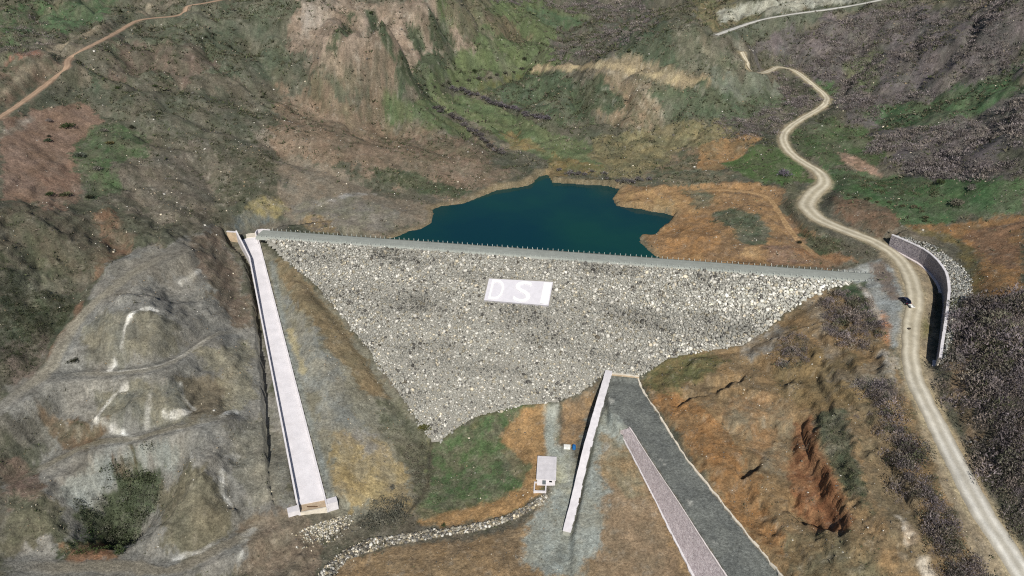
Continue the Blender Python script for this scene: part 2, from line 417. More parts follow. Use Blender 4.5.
def wall_h(t): return 3.6 - 1.6 * smooth(0.0, 0.5, t)
t_, v_ = spill_tv(x, y)
# approach cut behind the weir
ap = cast(H0, np.array([228,262,300,345,300,262,238.]), np.array([236,235,228,224,219,221,230.]))
i = near(ap, 6); d = sdist(ap, x[i], y[i]); k = 1 - smooth(-2, 5, d)
z[i] = np.where(t_[i] < 0.0, z[i] * (1 - k) + np.minimum(z[i], -5.0) * k, z[i])

# ------------------------------------------------------------------ the right-hand retaining wall: bank behind it, shoulder before it
RW_FOOT_PX = [(888,247),(905,255.5),(922,265),(934,277),(941,289),(943,304),(941,322),(938.8,340),(936.4,356),(934.8,369)]
RWF = np.array([atz(a, b, 2.2 - 0.35 * k) for k, (a, b) in enumerate(RW_FOOT_PX)])
RW_H = np.array([5.2, 5.6, 5.9, 6.0, 6.0, 6.0, 5.8, 5.4, 4.8, 4.2])
i = near(RWF, 14)
d, pos = ldist(RWF, x[i], y[i])
a = np.clip(pos.astype(int), 0, len(RWF) - 2); sx = RWF[a + 1] - RWF[a]
side = sx[:, 0] * (y[i] - RWF[a, 1]) - sx[:, 1] * (x[i] - RWF[a, 0])      # > 0 on the hill side (line runs towards the camera)
zf = np.interp(pos, np.arange(len(RWF)), RWF[:, 2]); hh = np.interp(pos, np.arange(len(RWF)), RW_H)
inend = (pos > 0.001) & (pos < len(RWF) - 1.001)
bankz = zf + hh - 0.5
k = 1 - smooth(5, 13, d)
zb = np.where((side > 0) & (d > 0.7), z[i] * (1 - k) + bankz * k, z[i])
kf = 1 - smooth(1.5, 6, d)
zb = np.where((side <= 0) | (d <= 0.7), z[i] * (1 - kf) + (zf - 0.08) * kf, zb)
z[i] = np.where(inend, zb, z[i])
flat[i] = np.where(inend, np.maximum(flat[i], 1 - smooth(2, 6, d)), flat[i])

# ------------------------------------------------------------------ dam footprint
dam_poly = np.vstack([[DA + DN * 0.0], DAM_EDGE, [DB]])
i = near(dam_poly, 12)
d = sdist(dam_poly, x[i], y[i])
fz = np.minimum(face_z(x[i], y[i]), 0.0)
u, v = dam_uv(x[i], y[i])
k = 1 - smooth(0, 7, d)
kk = np.where(v > CREST_W - 0.5, k, k * smooth(-8, -1, v))
z[i] = np.where(d < 0, fz - 0.8, z[i] * (1 - kk) + (fz - 0.05) * kk)
flat[i] = np.maximum(flat[i], np.where(d < 3, 1.0, 0.0))
# keep the water clear right behind the crest
u, v = dam_uv(x, y)
m = (v < -1) & (v > -14) & (u > 30) & (u < DLEN - 75)
z[m] = np.minimum(z[m], np.maximum(-1.2 + (v[m] + 1) * 0.55, -9.0))

# spillway cut
i = np.nonzero((t_ > -0.02) & (t_ < 1.03) & (np.abs(v_) < 24))[0]
t, v = t_[i], v_[i]
fz = SL0[2] + (SL1[2] - SL0[2]) * t
hwid = SW0 + (SW1 - SW0) * t
edge = fbm(x[i], y[i], 5, 3, 9)
left = -v - hwid                                  # distance left of the floor edge
right = v - hwid
wl = wall_h(t)
# right: ground level with the wall top; left: narrow excavation, then the cut bank
rz = fz + 1.5
zr_ = np.where(right > 0, z[i] * smooth(2, 12, right) + rz * (1 - smooth(2, 12, right)), z[i])
bank = fz + wl + 1.6 + 0.9 * edge
trench_w = np.interp(t, [-.02, .06, .11, .16, .3, .55, .86, 1], [9.0, 8.0, 4.5, 2.4, 2.0, 3.4, 6.6, 7.5]) + 0.9 * edge
tl = (1 - smooth(0.80, 0.92, t))
zl_ = np.where(left > trench_w, z[i] * smooth(4, 16, left) + bank * (1 - smooth(4, 16, left)), fz + wl - 3.4 * tl - 0.5 + 0.4 * edge)
zz = np.where(v > 0, zr_, zl_)
zz = np.where((left < 0.55) & (right < 0.45), fz - 0.6, zz)
e_t = np.minimum(smooth(-0.02, 0.0, t), 1 - smooth(1.0, 1.03, t))
z[i] = z[i] * (1 - e_t) + zz * e_t
i = np.nonzero((x > 40) & (x < 165) & (y > 238) & (y < 340))[0]; _, vv_ = dam_uv(x[i], y[i])
w_ = (1 - flat[i]) * smooth(-2, -12, vv_) * smooth(WATER_Z + .2, WATER_Z + 1.5, z[i])
z[i] += w_ * (1.3 * ridged(x[i] + 3 * fbm(x[i], y[i], 12, 2, 64), y[i] * .7, 17, 4, 65) + .3)
# dirt scarps on the right slope: small terraces
i = np.nonzero((x > 50) & (x < 125) & (y > 115) & (y < 205))[0]
w_ = (1 - flat[i]) * smooth(0, 6, sdist(dam_poly, x[i], y[i]))
z[i] += w_ * (1.25 * ridged(x[i] + 4 * fbm(x[i], y[i], 12, 2, 60), y[i] * .8, 14, 5, 21) + 0.45 * fbm(x[i], y[i], 3.2, 2, 22))

def scarp(px, drop, reach):
    """a small cliff: the ground on the left of the line (as drawn) falls away, then rises back over reach metres"""
    c = spline(px, 5); ln = cast(H0, c[:, 0], c[:, 1]); i = near(ln, reach + 4); d, pos = ldist(ln, x[i], y[i]); a = np.clip(pos.astype(int), 0, len(ln) - 2); sx = ln[a + 1] - ln[a]
    side = np.sign(sx[:, 0] * (y[i] - ln[a, 1]) - sx[:, 1] * (x[i] - ln[a, 0])) * d + 1.7 * fbm(x[i], y[i], 5, 4, 63, .6)
    e = smooth(0, .15, pos / (len(ln) - 1)) * (1 - smooth(.85, 1, pos / (len(ln) - 1)))
    z[i] -= drop * smooth(0.5, -0.8, side) * (1 - smooth(reach * .2, reach, -side)) * e * (1 - flat[i])
scarp([(812, 412), (806, 425), (812, 440), (816, 455), (826, 468), (832, 485), (842, 505), (850, 530)], 4.0, 17)
scarp([(752, 372), (735, 384), (715, 392), (690, 400), (668, 408)], 1.8, 8)
scarp([(770, 412), (776, 432), (768, 452), (756, 470), (742, 482)], 1.6, 9)
scarp([(852, 534), (826, 530), (800, 522), (784, 508)], 2.0, 9)
scarp([(868, 400), (880, 430), (896, 462), (912, 500), (926, 540)], 1.8, 8)
scarp([(742, 352), (770, 366), (800, 372), (830, 366)], 1.6, 8)
ra = math.radians(-28)
z += (1 - flat) * hill * .55 * fbm((x * math.cos(ra) + y * math.sin(ra)) / 5, -x * math.sin(ra) + y * math.cos(ra), 6.0, 3, 152, .65)
# benches left by the bulldozers: steps along the contours of the worked slopes
wk = np.maximum(smooth(48, 60, x) * smooth(140, 118, x) * smooth(112, 122, y) * smooth(212, 196, y), .55 * spoil) * (1 - flat) * smooth(0, 6, sdist(dam_poly, x, y)) * smooth(8, 14, np.abs(v_) + 40 * ((t_ < -.05) | (t_ > 1.1)))
sh = 3.1; zq = z + 1.6 * fbm(x, y, 24, 3, 66); fz_ = zq / sh - np.floor(zq / sh)
z += wk * .75 * sh * (smooth(.3, .7, fz_) - fz_)
# fine relief on everything not graded
z += (1 - flat) * (0.24 * fbm(x, y, 3.0, 3, 11, .6) + 0.35 * np.maximum(hill, 0.3) * fbm(x, y, 7.0, 2, 12))
z += flat * 0.03 * fbm(x, y, 2.5, 2, 13)
under_wall()
HZ = z.reshape(NR, NC)
H = H_of(HZ)

# ------------------------------------------------------------------ soils and ground cover, painted on the ground in metres
n1 = fbm(x, y, 55, 5, 31); n2 = fbm(x, y, 18, 5, 32); n3 = fbm(x, y, 6, 4, 33, 0.65); n4 = fbm(x, y, 2.2, 3, 34, 0.7)
WX, WY = fbm(x, y, 26, 3, 55), fbm(x, y, 26, 3, 56)
def mixn(c1, c2, n, lo=-0.35, hi=0.35):
    k = smooth(lo, hi, n)[:, None]
    return alb(c1)[None] * (1 - k) + alb(c2)[None] * k
C = mixn((92, 87, 74), (74, 76, 62), n1 + 0.6 * n2)
k = smooth(0.05, 0.5, n2 + 0.5 * n3)[:, None]; C = C * (1 - 0.6 * k) + alb((112, 100, 86))[None] * 0.6 * k
VEG = np.full(len(x), 0.5)                        # density of low scrub
STN = np.full(len(x), 0.25)                       # density of loose stones
SPK = np.full(len(x), 1.0)                        # strength of fine mottling

def px_poly(pts, step=10, closed=True):
    p = densify(pts, step, closed)
    return cast(H, p[:, 0], p[:, 1])

def half(pts, ox=0, oy=0):
    return [(ox + a / 2, oy + b / 2) for a, b in pts]

def paint(pts, c1, c2=None, feather=1.5, rag=2.0, op=1.0, wl=8.0, veg=None, stn=None, spk=None, bias=0.0, world_poly=None):
    global C
    w = px_poly(pts) if world_poly is None else world_poly
    i = near(w, feather + rag * 2 + 1)
    if len(i) == 0: return w
    wp_ = rag * 1.5 if rag >= 1.5 else 0.0
    d = sdist(w, x[i] + wp_ * WX[i], y[i] + wp_ * WY[i]) + rag * (fbm(x[i], y[i], max(rag * 3.0, 3.5), 5, 50, .72) * 2.2) + min(rag, 3) * .9 * n4[i]
    k = op * (1 - smooth(-feather * .7, feather * .7, d))
    c2_ = c2 if c2 is not None else c1
    nn = fbm(x[i], y[i], wl, 5, 51 + (len(pts) % 7), 0.72)
    m = smooth(-0.3 + bias, 0.3 + bias, nn)[:, None]
    col = alb(c1)[None] * (1 - m) + alb(c2_)[None] * m
    C[i] = C[i] * (1 - k[:, None]) + col * k[:, None]
    if veg is not None: VEG[i] = VEG[i] * (1 - k) + veg * k
    if stn is not None: STN[i] = STN[i] * (1 - k) + stn * k
    if spk is not None: SPK[i] = SPK[i] * (1 - k) + spk * k
    return w

def stroke(pts, width, c1, c2=None, feather=0.8, rag=0.8, op=1.0, veg=0.0, stn=0.2, wl=6):
    global C
    p = spline(pts, 5); w = cast(H, p[:, 0], p[:, 1])
    i = near(w, width + feather + rag * 2)
    if len(i) == 0: return w
    d, pos = ldist(w, x[i], y[i])
    d = d - width / 2 + rag * fbm(x[i], y[i], max(3.0, rag * 3), 4, 52) * 1.6
    k = op * (1 - smooth(-feather, feather, d))
    c2_ = c2 if c2 is not None else c1
    m = smooth(-0.3, 0.3, fbm(x[i], y[i], wl, 4, 53, 0.62))[:, None]
    C[i] = C[i] * (1 - k[:, None]) + (alb(c1)[None] * (1 - m) + alb(c2_)[None] * m) * k[:, None]
    VEG[i] = VEG[i] * (1 - k) + veg * k; STN[i] = STN[i] * (1 - k) + stn * k
    return w

OL, GR, DG = (82, 84, 66), (72, 86, 58), (58, 68, 50)
# --- upper left
paint(half([(0,0),(260,0),(200,40),(90,75),(0,110)]), (66, 84, 56), (88, 84, 68), rag=8, veg=.5)
paint(half([(120,10),(240,0),(210,30),(120,60),(60,55)]), (68, 88, 60), (78, 86, 64), rag=5, veg=.2)
paint(half([(0,118),(60,100),(78,106),(0,132)]), (126, 92, 76), (112, 88, 74), rag=3, veg=.1)
paint(half([(0,130),(70,112),(130,120),(60,190),(0,215)]), (108, 92, 78), (84, 82, 66), rag=6, veg=.5)
stroke(half([(0,190),(40,160),(90,110),(140,82),(190,60),(280,30),(300,10)]), 3, (134, 122, 102), (104, 98, 82), rag=2, op=.7)
paint(half([(240,30),(460,0),(640,0),(600,110),(520,180),(380,140),(200,170),(150,200),(200,110)]), (90, 88, 74), (74, 80, 64), rag=10, veg=.8, wl=22)
paint(half([(230,100),(340,80),(440,110),(430,150),(330,150),(220,140)]), (102, 86, 76), (90, 82, 70), rag=8, op=.8, veg=.4)
paint(half([(0,238),(60,218),(140,208),(198,210),(208,245),(170,285),(158,330),(160,385),(110,400),(0,400)]), (120, 100, 86), (110, 90, 74), rag=1.5, feather=1, veg=.03, stn=.02, wl=20, spk=.5)
paint(half([(70,330),(150,320),(158,395),(70,440),(60,400)]), (120, 96, 80), (114, 96, 82), rag=4, veg=.1, op=.8)
paint(half([(200,262),(260,250),(300,270),(290,320),(250,380),(170,400),(155,330),(170,290)]), (66, 82, 54), (82, 84, 66), rag=4, veg=.5)
paint(half([(200,210),(420,180),(560,220),(560,300),(420,300),(300,260)]), (94, 90, 77), (78, 80, 66), rag=8, veg=.8, wl=14)
paint(half([(250,310),(420,290),(440,380),(430,450),(330,460),(250,400)]), (104, 96, 84), (88, 84, 72), rag=7, veg=.5, stn=.7, wl=9)
paint(half([(430,300),(560,290),(560,380),(480,420),(430,450)]), (96, 90, 76), (76, 76, 62), rag=6, veg=.9, stn=.6, wl=6)
paint(half([(500,270),(560,260),(570,300),(520,300)]), (142, 132, 118), (108, 98, 84), rag=3, stn=.8, op=.8)
paint(half([(560,180),(760,230),(980,340),(960,390),(880,400),(760,340),(640,330),(560,310)]), (120, 103, 86), (104, 92, 76), rag=7, veg=.35, stn=.4, wl=12)
paint(half([(600,180),(820,230),(1010,310),(1020,370),(900,330),(720,250),(600,220)]), (116, 98, 82), (92, 86, 68), rag=8, veg=.45, wl=10, op=.8)
paint(half([(740,335),(800,335),(880,365),(940,385),(930,400),(840,385),(770,355)]), (68, 76, 56), (78, 80, 62), rag=2.5, veg=.7)
paint(half([(560,310),(680,335),(760,390),(860,415),(870,440),(800,470),(700,470),(600,450),(560,400)]), (112, 104, 90), (120, 108, 92), rag=5, veg=.1, stn=.3)
paint(half([(0,390),(100,420),(220,430),(240,480),(200,530),(120,575),(0,500)]), (82, 80, 66), (92, 84, 70), rag=6, veg=.7)
paint(half([(205,430),(245,420),(240,500),(190,550),(200,490)]), (118, 92, 72), (96, 86, 70), rag=4, op=.8)
paint(half([(0,500),(60,570),(130,590),(160,620),(120,690),(80,745),(0,770)]), (62, 68, 54), (72, 70, 58), rag=3, veg=.9, wl=8)
paint(half([(0,690),(90,670),(100,720),(70,770),(0,790)]), (98, 88, 80), (78, 76, 64), rag=3, veg=.7, wl=5)
stroke(half([(160,610),(150,640),(120,680),(100,730),(80,760)]), 2.6, (112, 84, 66), (98, 80, 64), rag=1)
# --- bare hill, top centre left
paint(half([(580,0),(890,0),(920,60),(960,90),(900,120),(830,180),(760,170),(660,160),(600,120),(580,60)]), (136, 120, 104), (108, 96, 82), rag=6, veg=.25, stn=.7, wl=7)
paint(half([(600,0),(680,0),(640,60),(600,70)]), (150, 140, 128), (116, 106, 92), rag=4, stn=.6, op=.7)
for g in ([(705,30),(722,28),(690,82),(660,100),(650,90)], [(735,25),(760,30),(790,100),(765,105),(740,60)], [(808,40),(838,45),(850,95),(825,100)], [(862,22),(890,25),(915,90),(870,100),(858,50)]):
    paint(half(g), (66, 74, 56), (74, 78, 60), rag=2.5, veg=.7)
paint(half([(770,160),(830,110),(900,90),(960,120),(870,190),(800,190)]), (74, 80, 60), (66, 74, 56), rag=6, veg=.7)
paint(half([(620,130),(700,130),(780,170),(760,195),(650,165)]), (118, 102, 86), (94, 86, 72), rag=5, veg=.4, stn=.4)
paint(half([(880,0),(1080,0),(1240,40),(1220,80),(1100,130),(980,160),(860,195),(840,170),(960,95),(910,50)]), (86, 96, 64), (80, 88, 60), rag=6, veg=.4, wl=15)
paint(half([(960,15),(1010,40),(1060,75),(1040,90),(980,50)]), (112, 96, 78), (94, 88, 68), rag=4, op=.8)
paint(half([(900,0),(1000,0),(960,70),(930,80),(910,40)]), (112, 98, 84), (92, 88, 70), rag=6, op=.7)
paint(half([(1060,20),(1110,25),(1190,45),(1190,60),(1110,60),(1080,40)]), (76, 94, 66), (86, 94, 70), rag=3, veg=.15)
paint(half([(1190,40),(1260,35),(1250,55),(1180,62)]), (104, 108, 66), (84, 92, 62), rag=3, veg=.1)
# --- valley meadow
paint(half([(840,200),(900,190),(960,200),(1060,240),(1170,290),(1240,330),(1210,345),(1130,340),(1060,310),(1000,280),(940,240),(870,225)]), (92, 98, 68), (80, 92, 62), rag=3, veg=.2, wl=14, spk=.6)
paint(half([(1000,270),(1070,270),(1090,300),(1030,300)]), (124, 104, 70), (108, 100, 68), rag=4, op=.8, veg=.05)
paint(half([(1110,310),(1200,330),(1210,350),(1090,350)]), (124, 102, 66), (96, 92, 62), rag=4, op=.75, veg=.2)
paint(half([(780,195),(850,205),(900,240),(960,270),(930,275),(850,250),(770,220)]), (74, 86, 58), (84, 88, 62), rag=4, veg=.3)
paint(half([(950,170),(1000,160),(1080,130),(1090,150),(1000,185),(960,190)]), (96, 96, 58), (76, 86, 56), rag=3, op=.8)
# --- middle hill
paint(half([(980,180),(1080,140),(1130,150),(1170,190),(1190,250),(1120,240),(1040,210)]), (74, 84, 62), (66, 76, 58), rag=4, veg=.7)
paint(half([(1080,90),(1200,20),(1300,0),(1330,40),(1320,110),(1280,140),(1160,130)]), (90, 82, 76), (70, 76, 60), rag=5, veg=.7)
paint(half([(1230,60),(1330,30),(1370,100),(1400,150),(1320,150),(1250,130)]), (64, 74, 58), (74, 78, 62), rag=5, veg=.8)
paint(half([(1340,30),(1400,70),(1480,120),(1500,150),(1400,155),(1360,110)]), (102, 98, 82), (82, 84, 68), rag=5, veg=.5, stn=.6)
paint(half([(1190,125),(1260,105),(1330,130),(1420,150),(1400,190),(1330,170),(1240,145)]), (138, 124, 98), (112, 102, 82), rag=2, veg=.25, stn=.8, wl=5)
stroke(half([(1070,137),(1140,133),(1220,132),(1300,150),(1380,163),(1450,165)]), 4.0, (146, 132, 102), (124, 112, 90), rag=1.5)
paint(half([(1190,150),(1290,160),(1330,230),(1300,270),(1220,250),(1180,200)]), (122, 106, 86), (100, 94, 74), rag=3, veg=.45, stn=.6, wl=6)
for pl in ([(622,74),(640,88),(652,102),(664,120)], [(640,84),(650,92),(660,108)], [(655,98),(662,110),(668,120)], [(610,72),(630,90),(645,110)]): stroke(pl, 1.6, (158,148,128), (124,112,92), rag=1.0, op=.6, stn=.7)
stroke([(690,12),(712,24),(730,38),(745,52)], 3.0, (122,118,104), (98,96,82), rag=2, op=.6, stn=.6)
paint(half([(1150,170),(1200,165),(1250,210),(1220,240),(1160,220)]), (68, 78, 58), (80, 82, 64), rag=4, veg=.8)
paint(half([(1330,165),(1440,165),(1570,180),(1580,215),(1440,240),(1330,240),(1300,190)]), (72, 82, 62), (82, 86, 68), rag=4, veg=.7)
paint(half([(1430,145),(1540,150),(1570,180),(1480,195),(1420,175)]), (104, 106, 92), (90, 94, 78), rag=3, veg=.2)
paint(half([(1190,280),(1300,250),(1440,240),(1470,260),(1400,300),(1350,340),(1240,360),(1190,340)]), (116, 106, 76), (98, 94, 70), rag=5, veg=.4, wl=8)
paint(half([(1400,300),(1440,272),(1510,258),(1525,275),(1480,320),(1430,350),(1390,355)]), (138, 108, 74), (116, 98, 70), rag=3, veg=.15)
paint(half([(1290,350),(1380,290),(1420,300),(1380,350),(1340,365)]), (112, 96, 76), (80, 82, 64), rag=4, veg=.5)
paint(half([(1450,330),(1520,290),(1600,320),(1620,360),(1560,370),(1480,350)]), (72, 92, 52), (80, 88, 60), rag=4, veg=.3)
# --- right of the lake: stripped orange earth
paint(half([(1214,380),(1240,372),(1360,360),(1520,365),(1570,380),(1600,430),(1680,520),(1650,535),(1480,535),(1320,525),(1290,490),(1280,470),(1345,432),(1280,424),(1225,405)]), (146, 115, 78), (124, 100, 74), rag=2, veg=.10, stn=.3, wl=9)
paint(half([(1230,385),(1330,370),(1400,375),(1390,425),(1320,428),(1240,408)]), (154, 124, 84), (136, 108, 76), rag=2, veg=.03, stn=.3, wl=6)
paint(half([(1290,450),(1360,430),(1430,440),(1440,500),(1340,515),(1290,480)]), (156, 118, 76), (134, 106, 76), rag=2, veg=.05, stn=.3, wl=6)
paint(half([(1370,380),(1430,375),(1440,410),(1390,420)]), (104, 98, 74), (128, 100, 68), rag=3, veg=.3)
paint([(712,212),(735,209),(762,214),(771,232),(766,244),(742,244),(734,226),(714,222)], (82, 90, 70), (96, 94, 74), rag=2, veg=.5)
paint([(690,188),(712,192),(713,207),(696,207)], (98, 100, 80), (116, 104, 80), rag=2, veg=.3)
paint([(765,246),(800,246),(832,262),(770,267)], (118, 96, 80), (132, 106, 82), rag=1.5, veg=.1)
paint([(745,246),(761,247),(757,258),(740,256)], (174, 142, 100), (150, 120, 84), rag=1.2, veg=0)
paint([(655,200),(672,198),(672,208),(655,208)], (176, 150, 106), (150, 124, 86), rag=1.5, op=.8)
paint([(615,183),(640,176),(690,170),(735,172),(740,180),(690,185),(640,186)], (92, 94, 76), (112, 102, 82), rag=2, veg=.5)
paint(half([(1560,360),(1620,390),(1600,420),(1640,470),(1600,460),(1570,420)]), (102, 96, 80), (90, 90, 70), rag=3, veg=.4)
paint(half([(1570,430),(1620,480),(1720,515),(1660,540),(1580,520)]), (136, 104, 74), (120, 100, 78), rag=3, veg=.1)
paint(half([(1600,465),(1680,480),(1690,500),(1640,508),(1605,490)]), (76, 86, 62), (96, 94, 74), rag=2, veg=.8)
# --- right hillside
paint([(745,50),(800,20),(1024,0),(1024,190),(960,200),(900,180),(870,130),(820,90),(780,60)], (98, 90, 88), (84, 81, 76), rag=8, veg=.5, wl=14)
paint([(720,30),(880,-6),(900,-6),(740,40),(722,44)], (92, 94, 80), (80, 84, 68), rag=4, veg=.5)
paint([(690,0),(740,0),(760,18),(722,30),(700,25)], (112, 100, 74), (84, 86, 62), rag=4, veg=.4)
paint(half([(1440,20),(1500,5),(1700,-10),(1720,0),(1600,20),(1500,30),(1440,50)]), (160, 158, 142), (124, 122, 108), rag=2, veg=.1, stn=.5)
paint([(868,112),(920,98),(980,80),(1024,66),(1024,92),(970,112),(930,128),(880,130)], (66, 90, 60), (74, 84, 62), rag=4, veg=.7)
paint([(842,62),(868,52),(885,60),(882,84),(870,94),(855,80)], (86, 94, 68), (98, 98, 76), rag=3, veg=.3)
paint([(818,80),(840,84),(836,98),(815,90)], (66, 86, 56), (76, 82, 60), rag=2, veg=.4)
paint([(798,128),(830,118),(860,130),(884,150),(880,170),(850,165),(826,168),(800,152),(790,138)], (70, 88, 54), (76, 82, 60), rag=3, veg=.5)
paint([(838,152),(850,155),(880,168),(884,178),(868,176),(845,165)], (158, 130, 110), (118, 100, 82), rag=1.5, veg=.1)
paint([(826,168),(880,175),(940,180),(1024,178),(1024,214),(985,214),(940,226),(885,224),(850,205),(834,190)], (68, 92, 58), (78, 88, 64), rag=3, veg=.4, wl=12)
paint([(940,178),(1000,176),(990,205),(950,212)], (64, 90, 56), (70, 86, 58), rag=3, veg=.2)
paint([(832,196),(870,198),(900,215),(898,236),(880,240),(850,226),(836,212)], (112, 90, 72), (92, 82, 66), rag=2.5, veg=.3)
paint([(905,226),(960,224),(1024,212),(1024,302),(985,305),(965,318),(968,290),(978,262),(960,240)], (142, 106, 68), (116, 94, 66), rag=2, veg=.2, stn=.4, wl=7)
paint([(962,235),(1000,225),(1024,222),(1024,270),(990,262)], (124, 96, 72), (110, 88, 68), rag=3, veg=.2, wl=5)
paint([(905,228),(945,232),(975,250),(985,300),(965,320),(972,280),(955,246)], (112, 98, 62), (90, 84, 60), rag=1.5, veg=.5)
paint([(962,300),(1024,296),(1024,576),(1000,520),(975,450),(958,385)], (82, 76, 68), (70, 72, 56), rag=2, veg=.5)
paint([(943,362),(962,356),(968,395),(990,445),(975,440),(955,410),(945,385)], (128, 108, 84), (108, 96, 76), rag=1.5, veg=.15)
# --- road shoulders and abutment
paint([(880,250),(930,268),(936,300),(932,360),(940,400),(960,440),(990,500),(1024,555),(1024,580),(960,580),(920,440),(902,370),(900,300)], (148, 132, 106), (124, 112, 92), rag=1.5, veg=.05, stn=.2)
paint([(914,318),(928,316),(932,332),(924,340),(914,336)], (118, 108, 72), (98, 92, 62), rag=.8, veg=.3)
paint([(838,272),(880,259),(893,270),(906,300),(906,340),(893,348),(878,318),(866,292),(852,282)], (146, 148, 143), (132, 132, 124), rag=.8, veg=0, stn=.2, spk=.5)
paint([(868,262),(884,262),(894,280),(900,300),(890,300),(880,285)], (112, 98, 88), (124, 104, 84), rag=1.2, op=.8, veg=.1)
# --- right slope below
paint([(640,380),(690,351),(742,346),(790,312),(830,288),(858,284),(885,330),(902,372),(925,450),(975,560),(990,590),(785,590),(735,522),(692,466),(654,410)], (132, 108, 76), (112, 96, 72), rag=1.5, veg=.15, stn=.35, wl=9)
paint([(648,400),(680,385),(720,420),(760,500),(790,560),(740,520),(695,462)], (142, 105, 66), (122, 96, 66), rag=2.5, veg=.05, wl=6)
paint([(643,376),(665,360),(700,351),(728,362),(700,378),(668,392),(650,392)], (88, 88, 58), (108, 96, 64), rag=2, veg=.4, wl=5)
paint([(720,400),(760,390),(790,420),(780,470),(740,450)], (120, 108, 86), (136, 108, 76), rag=4, veg=.05)
paint([(790,350),(850,345),(885,380),(880,410),(800,405),(770,380)], (124, 104, 72), (108, 94, 68), rag=3, veg=.15)
paint([(740,345),(775,325),(790,330),(770,350),(752,362),(742,358)], (128, 124, 116), (118, 104, 84), rag=1.5, veg=.1)
paint([(802,300),(824,290),(830,330),(846,358),(830,362),(812,330)], (134, 122, 104), (122, 102, 74), rag=1.2, veg=.05)
paint([(836,372),(890,358),(900,385),(880,398),(845,385)], (122, 118, 106), (112, 98, 78), rag=2.5, veg=.2, op=.8)
paint([(880,352),(896,350),(902,366),(892,372)], (186, 182, 172), (140, 128, 108), rag=1.2, stn=.6, op=.8)
paint([(838,290),(850,284),(866,282),(866,300),(878,320),(870,330),(855,302),(845,298)], (58, 78, 52), (74, 82, 60), rag=.8, veg=.5)
paint([(858,284),(866,288),(884,318),(884,328),(876,318)], (190, 184, 174), (150, 138, 122), rag=.6, veg=0)
paint([(882,310),(890,325),(888,345),(880,335)], (186, 128, 84), (150, 120, 92), rag=.8, op=.8)
paint([(812,412),(842,410),(850,440),(868,490),(872,512),(852,500),(832,470),(815,440)], (80, 86, 66), (96, 92, 70), rag=1.5, veg=.9, wl=4)
paint([(796,425),(812,415),(818,450),(836,478),(852,520),(846,534),(815,530),(795,510),(788,470)], (118, 80, 54), (132, 98, 68), rag=1.2, veg=.05, wl=4)
paint([(850,400),(872,400),(905,470),(940,560),(930,576),(900,560),(870,490)], (122, 104, 78), (106, 94, 72), rag=2, veg=.2)
paint([(780,530),(850,535),(900,570),(900,590),(790,590)], (102, 94, 72), (118, 100, 72), rag=3, veg=.4)
stroke([(900,518),(906,526),(912,540)], 1.6, (208, 198, 180), (150, 132, 108), rag=1.6)
stroke([(924,560),(928,572)], 2.2, (186, 176, 160), (150, 136, 114), rag=1.6, op=.8)
# --- foot of the dam
paint([(325,590),(340,562),(400,546),(470,540),(520,526),(545,502),(575,470),(600,430),(640,450),(700,560),(720,590)], (138, 115, 84), (122, 104, 80), rag=1.2, veg=.04, stn=.35, wl=10)
paint([(590,480),(640,480),(672,540),(690,590),(600,590),(590,540)], (132, 112, 88), (122, 106, 84), rag=2, veg=.03, stn=.4)
paint([(424,430),(440,438),(478,416),(520,404),(550,402),(556,440),(548,480),(520,512),(470,522),(420,520),(415,480)], (104, 98, 72), (88, 90, 62), rag=1.5, veg=.3, wl=6)
paint([(432,446),(462,424),(500,410),(528,404),(500,440),(510,470),(522,486),(500,498),(450,512),(424,508),(428,470)], (76, 94, 60), (98, 98, 76), rag=2.0, veg=.4, wl=5)
paint([(500,436),(520,410),(545,403),(556,412),(556,440),(548,470),(540,494),(510,514),(450,528),(418,522),(440,514),(500,500),(524,484),(530,466),(512,450)], (152, 120, 80), (134, 108, 74), rag=1.2, veg=.03, wl=6)
paint([(562,404),(588,392),(598,384),(588,420),(575,446),(560,444)], (118, 100, 78), (140, 114, 82), rag=1.0, veg=.05, wl=4)
paint([(544,404),(558,404),(559,430),(556,444),(572,452),(578,470),(572,500),(560,520),(548,500),(556,480),(546,452)], (146, 147, 136), (136, 134, 118), rag=.8, veg=.01, stn=.2)
paint([(556,455),(568,455),(566,480),(556,484)], (164, 162, 140), (142, 140, 112), rag=1.5, stn=.5, op=.8)
paint([(602,390),(618,384),(626,420),(634,440),(606,462),(604,500),(602,530),(596,560),(572,578),(545,578),(525,562),(520,545),(534,515),(556,490),(575,500)], (138, 142, 134), (128, 128, 116), rag=2.4, feather=2.2, veg=0, stn=.25, spk=.6)
paint([(604,430),(622,440),(640,470),(650,500),(625,500),(604,470)], (138, 118, 88), (124, 118, 96), rag=2, veg=.02, op=.8)
# --- between spillway and dam
paint([(258,240),(285,262),(330,305),(372,358),(408,410),(426,440),(428,500),(400,522),(340,520),(322,505),(262,250)], (124, 120, 104), (110, 106, 90), rag=1.5, veg=.08, stn=.25, wl=14)
paint([(274,258),(290,262),(330,310),(370,365),(390,400),(360,390),(320,330),(290,300)], (112, 100, 76), (124, 108, 82), rag=2, veg=.1)
paint([(280,300),(320,330),(345,380),(360,430),(345,470),(325,440),(300,370)], (120, 120, 112), (126, 122, 108), rag=4, veg=.02)
paint([(340,430),(370,440),(410,480),(415,510),(380,512),(345,500),(328,460)], (146, 128, 90), (136, 124, 98), rag=3, veg=.05)
paint([(348,435),(375,430),(385,455),(365,465)], (128, 126, 120), (140, 126, 94), rag=2.5, op=.8)
paint([(375,400),(400,400),(428,440),(426,500),(412,480),(390,450)], (104, 102, 84), (88, 88, 68), rag=2, veg=.5, wl=5)
stroke([(272,262),(285,330),(300,390),(318,450),(330,498)], 2.2, (124, 127, 121), (114, 116, 108), rag=.5, op=.8)
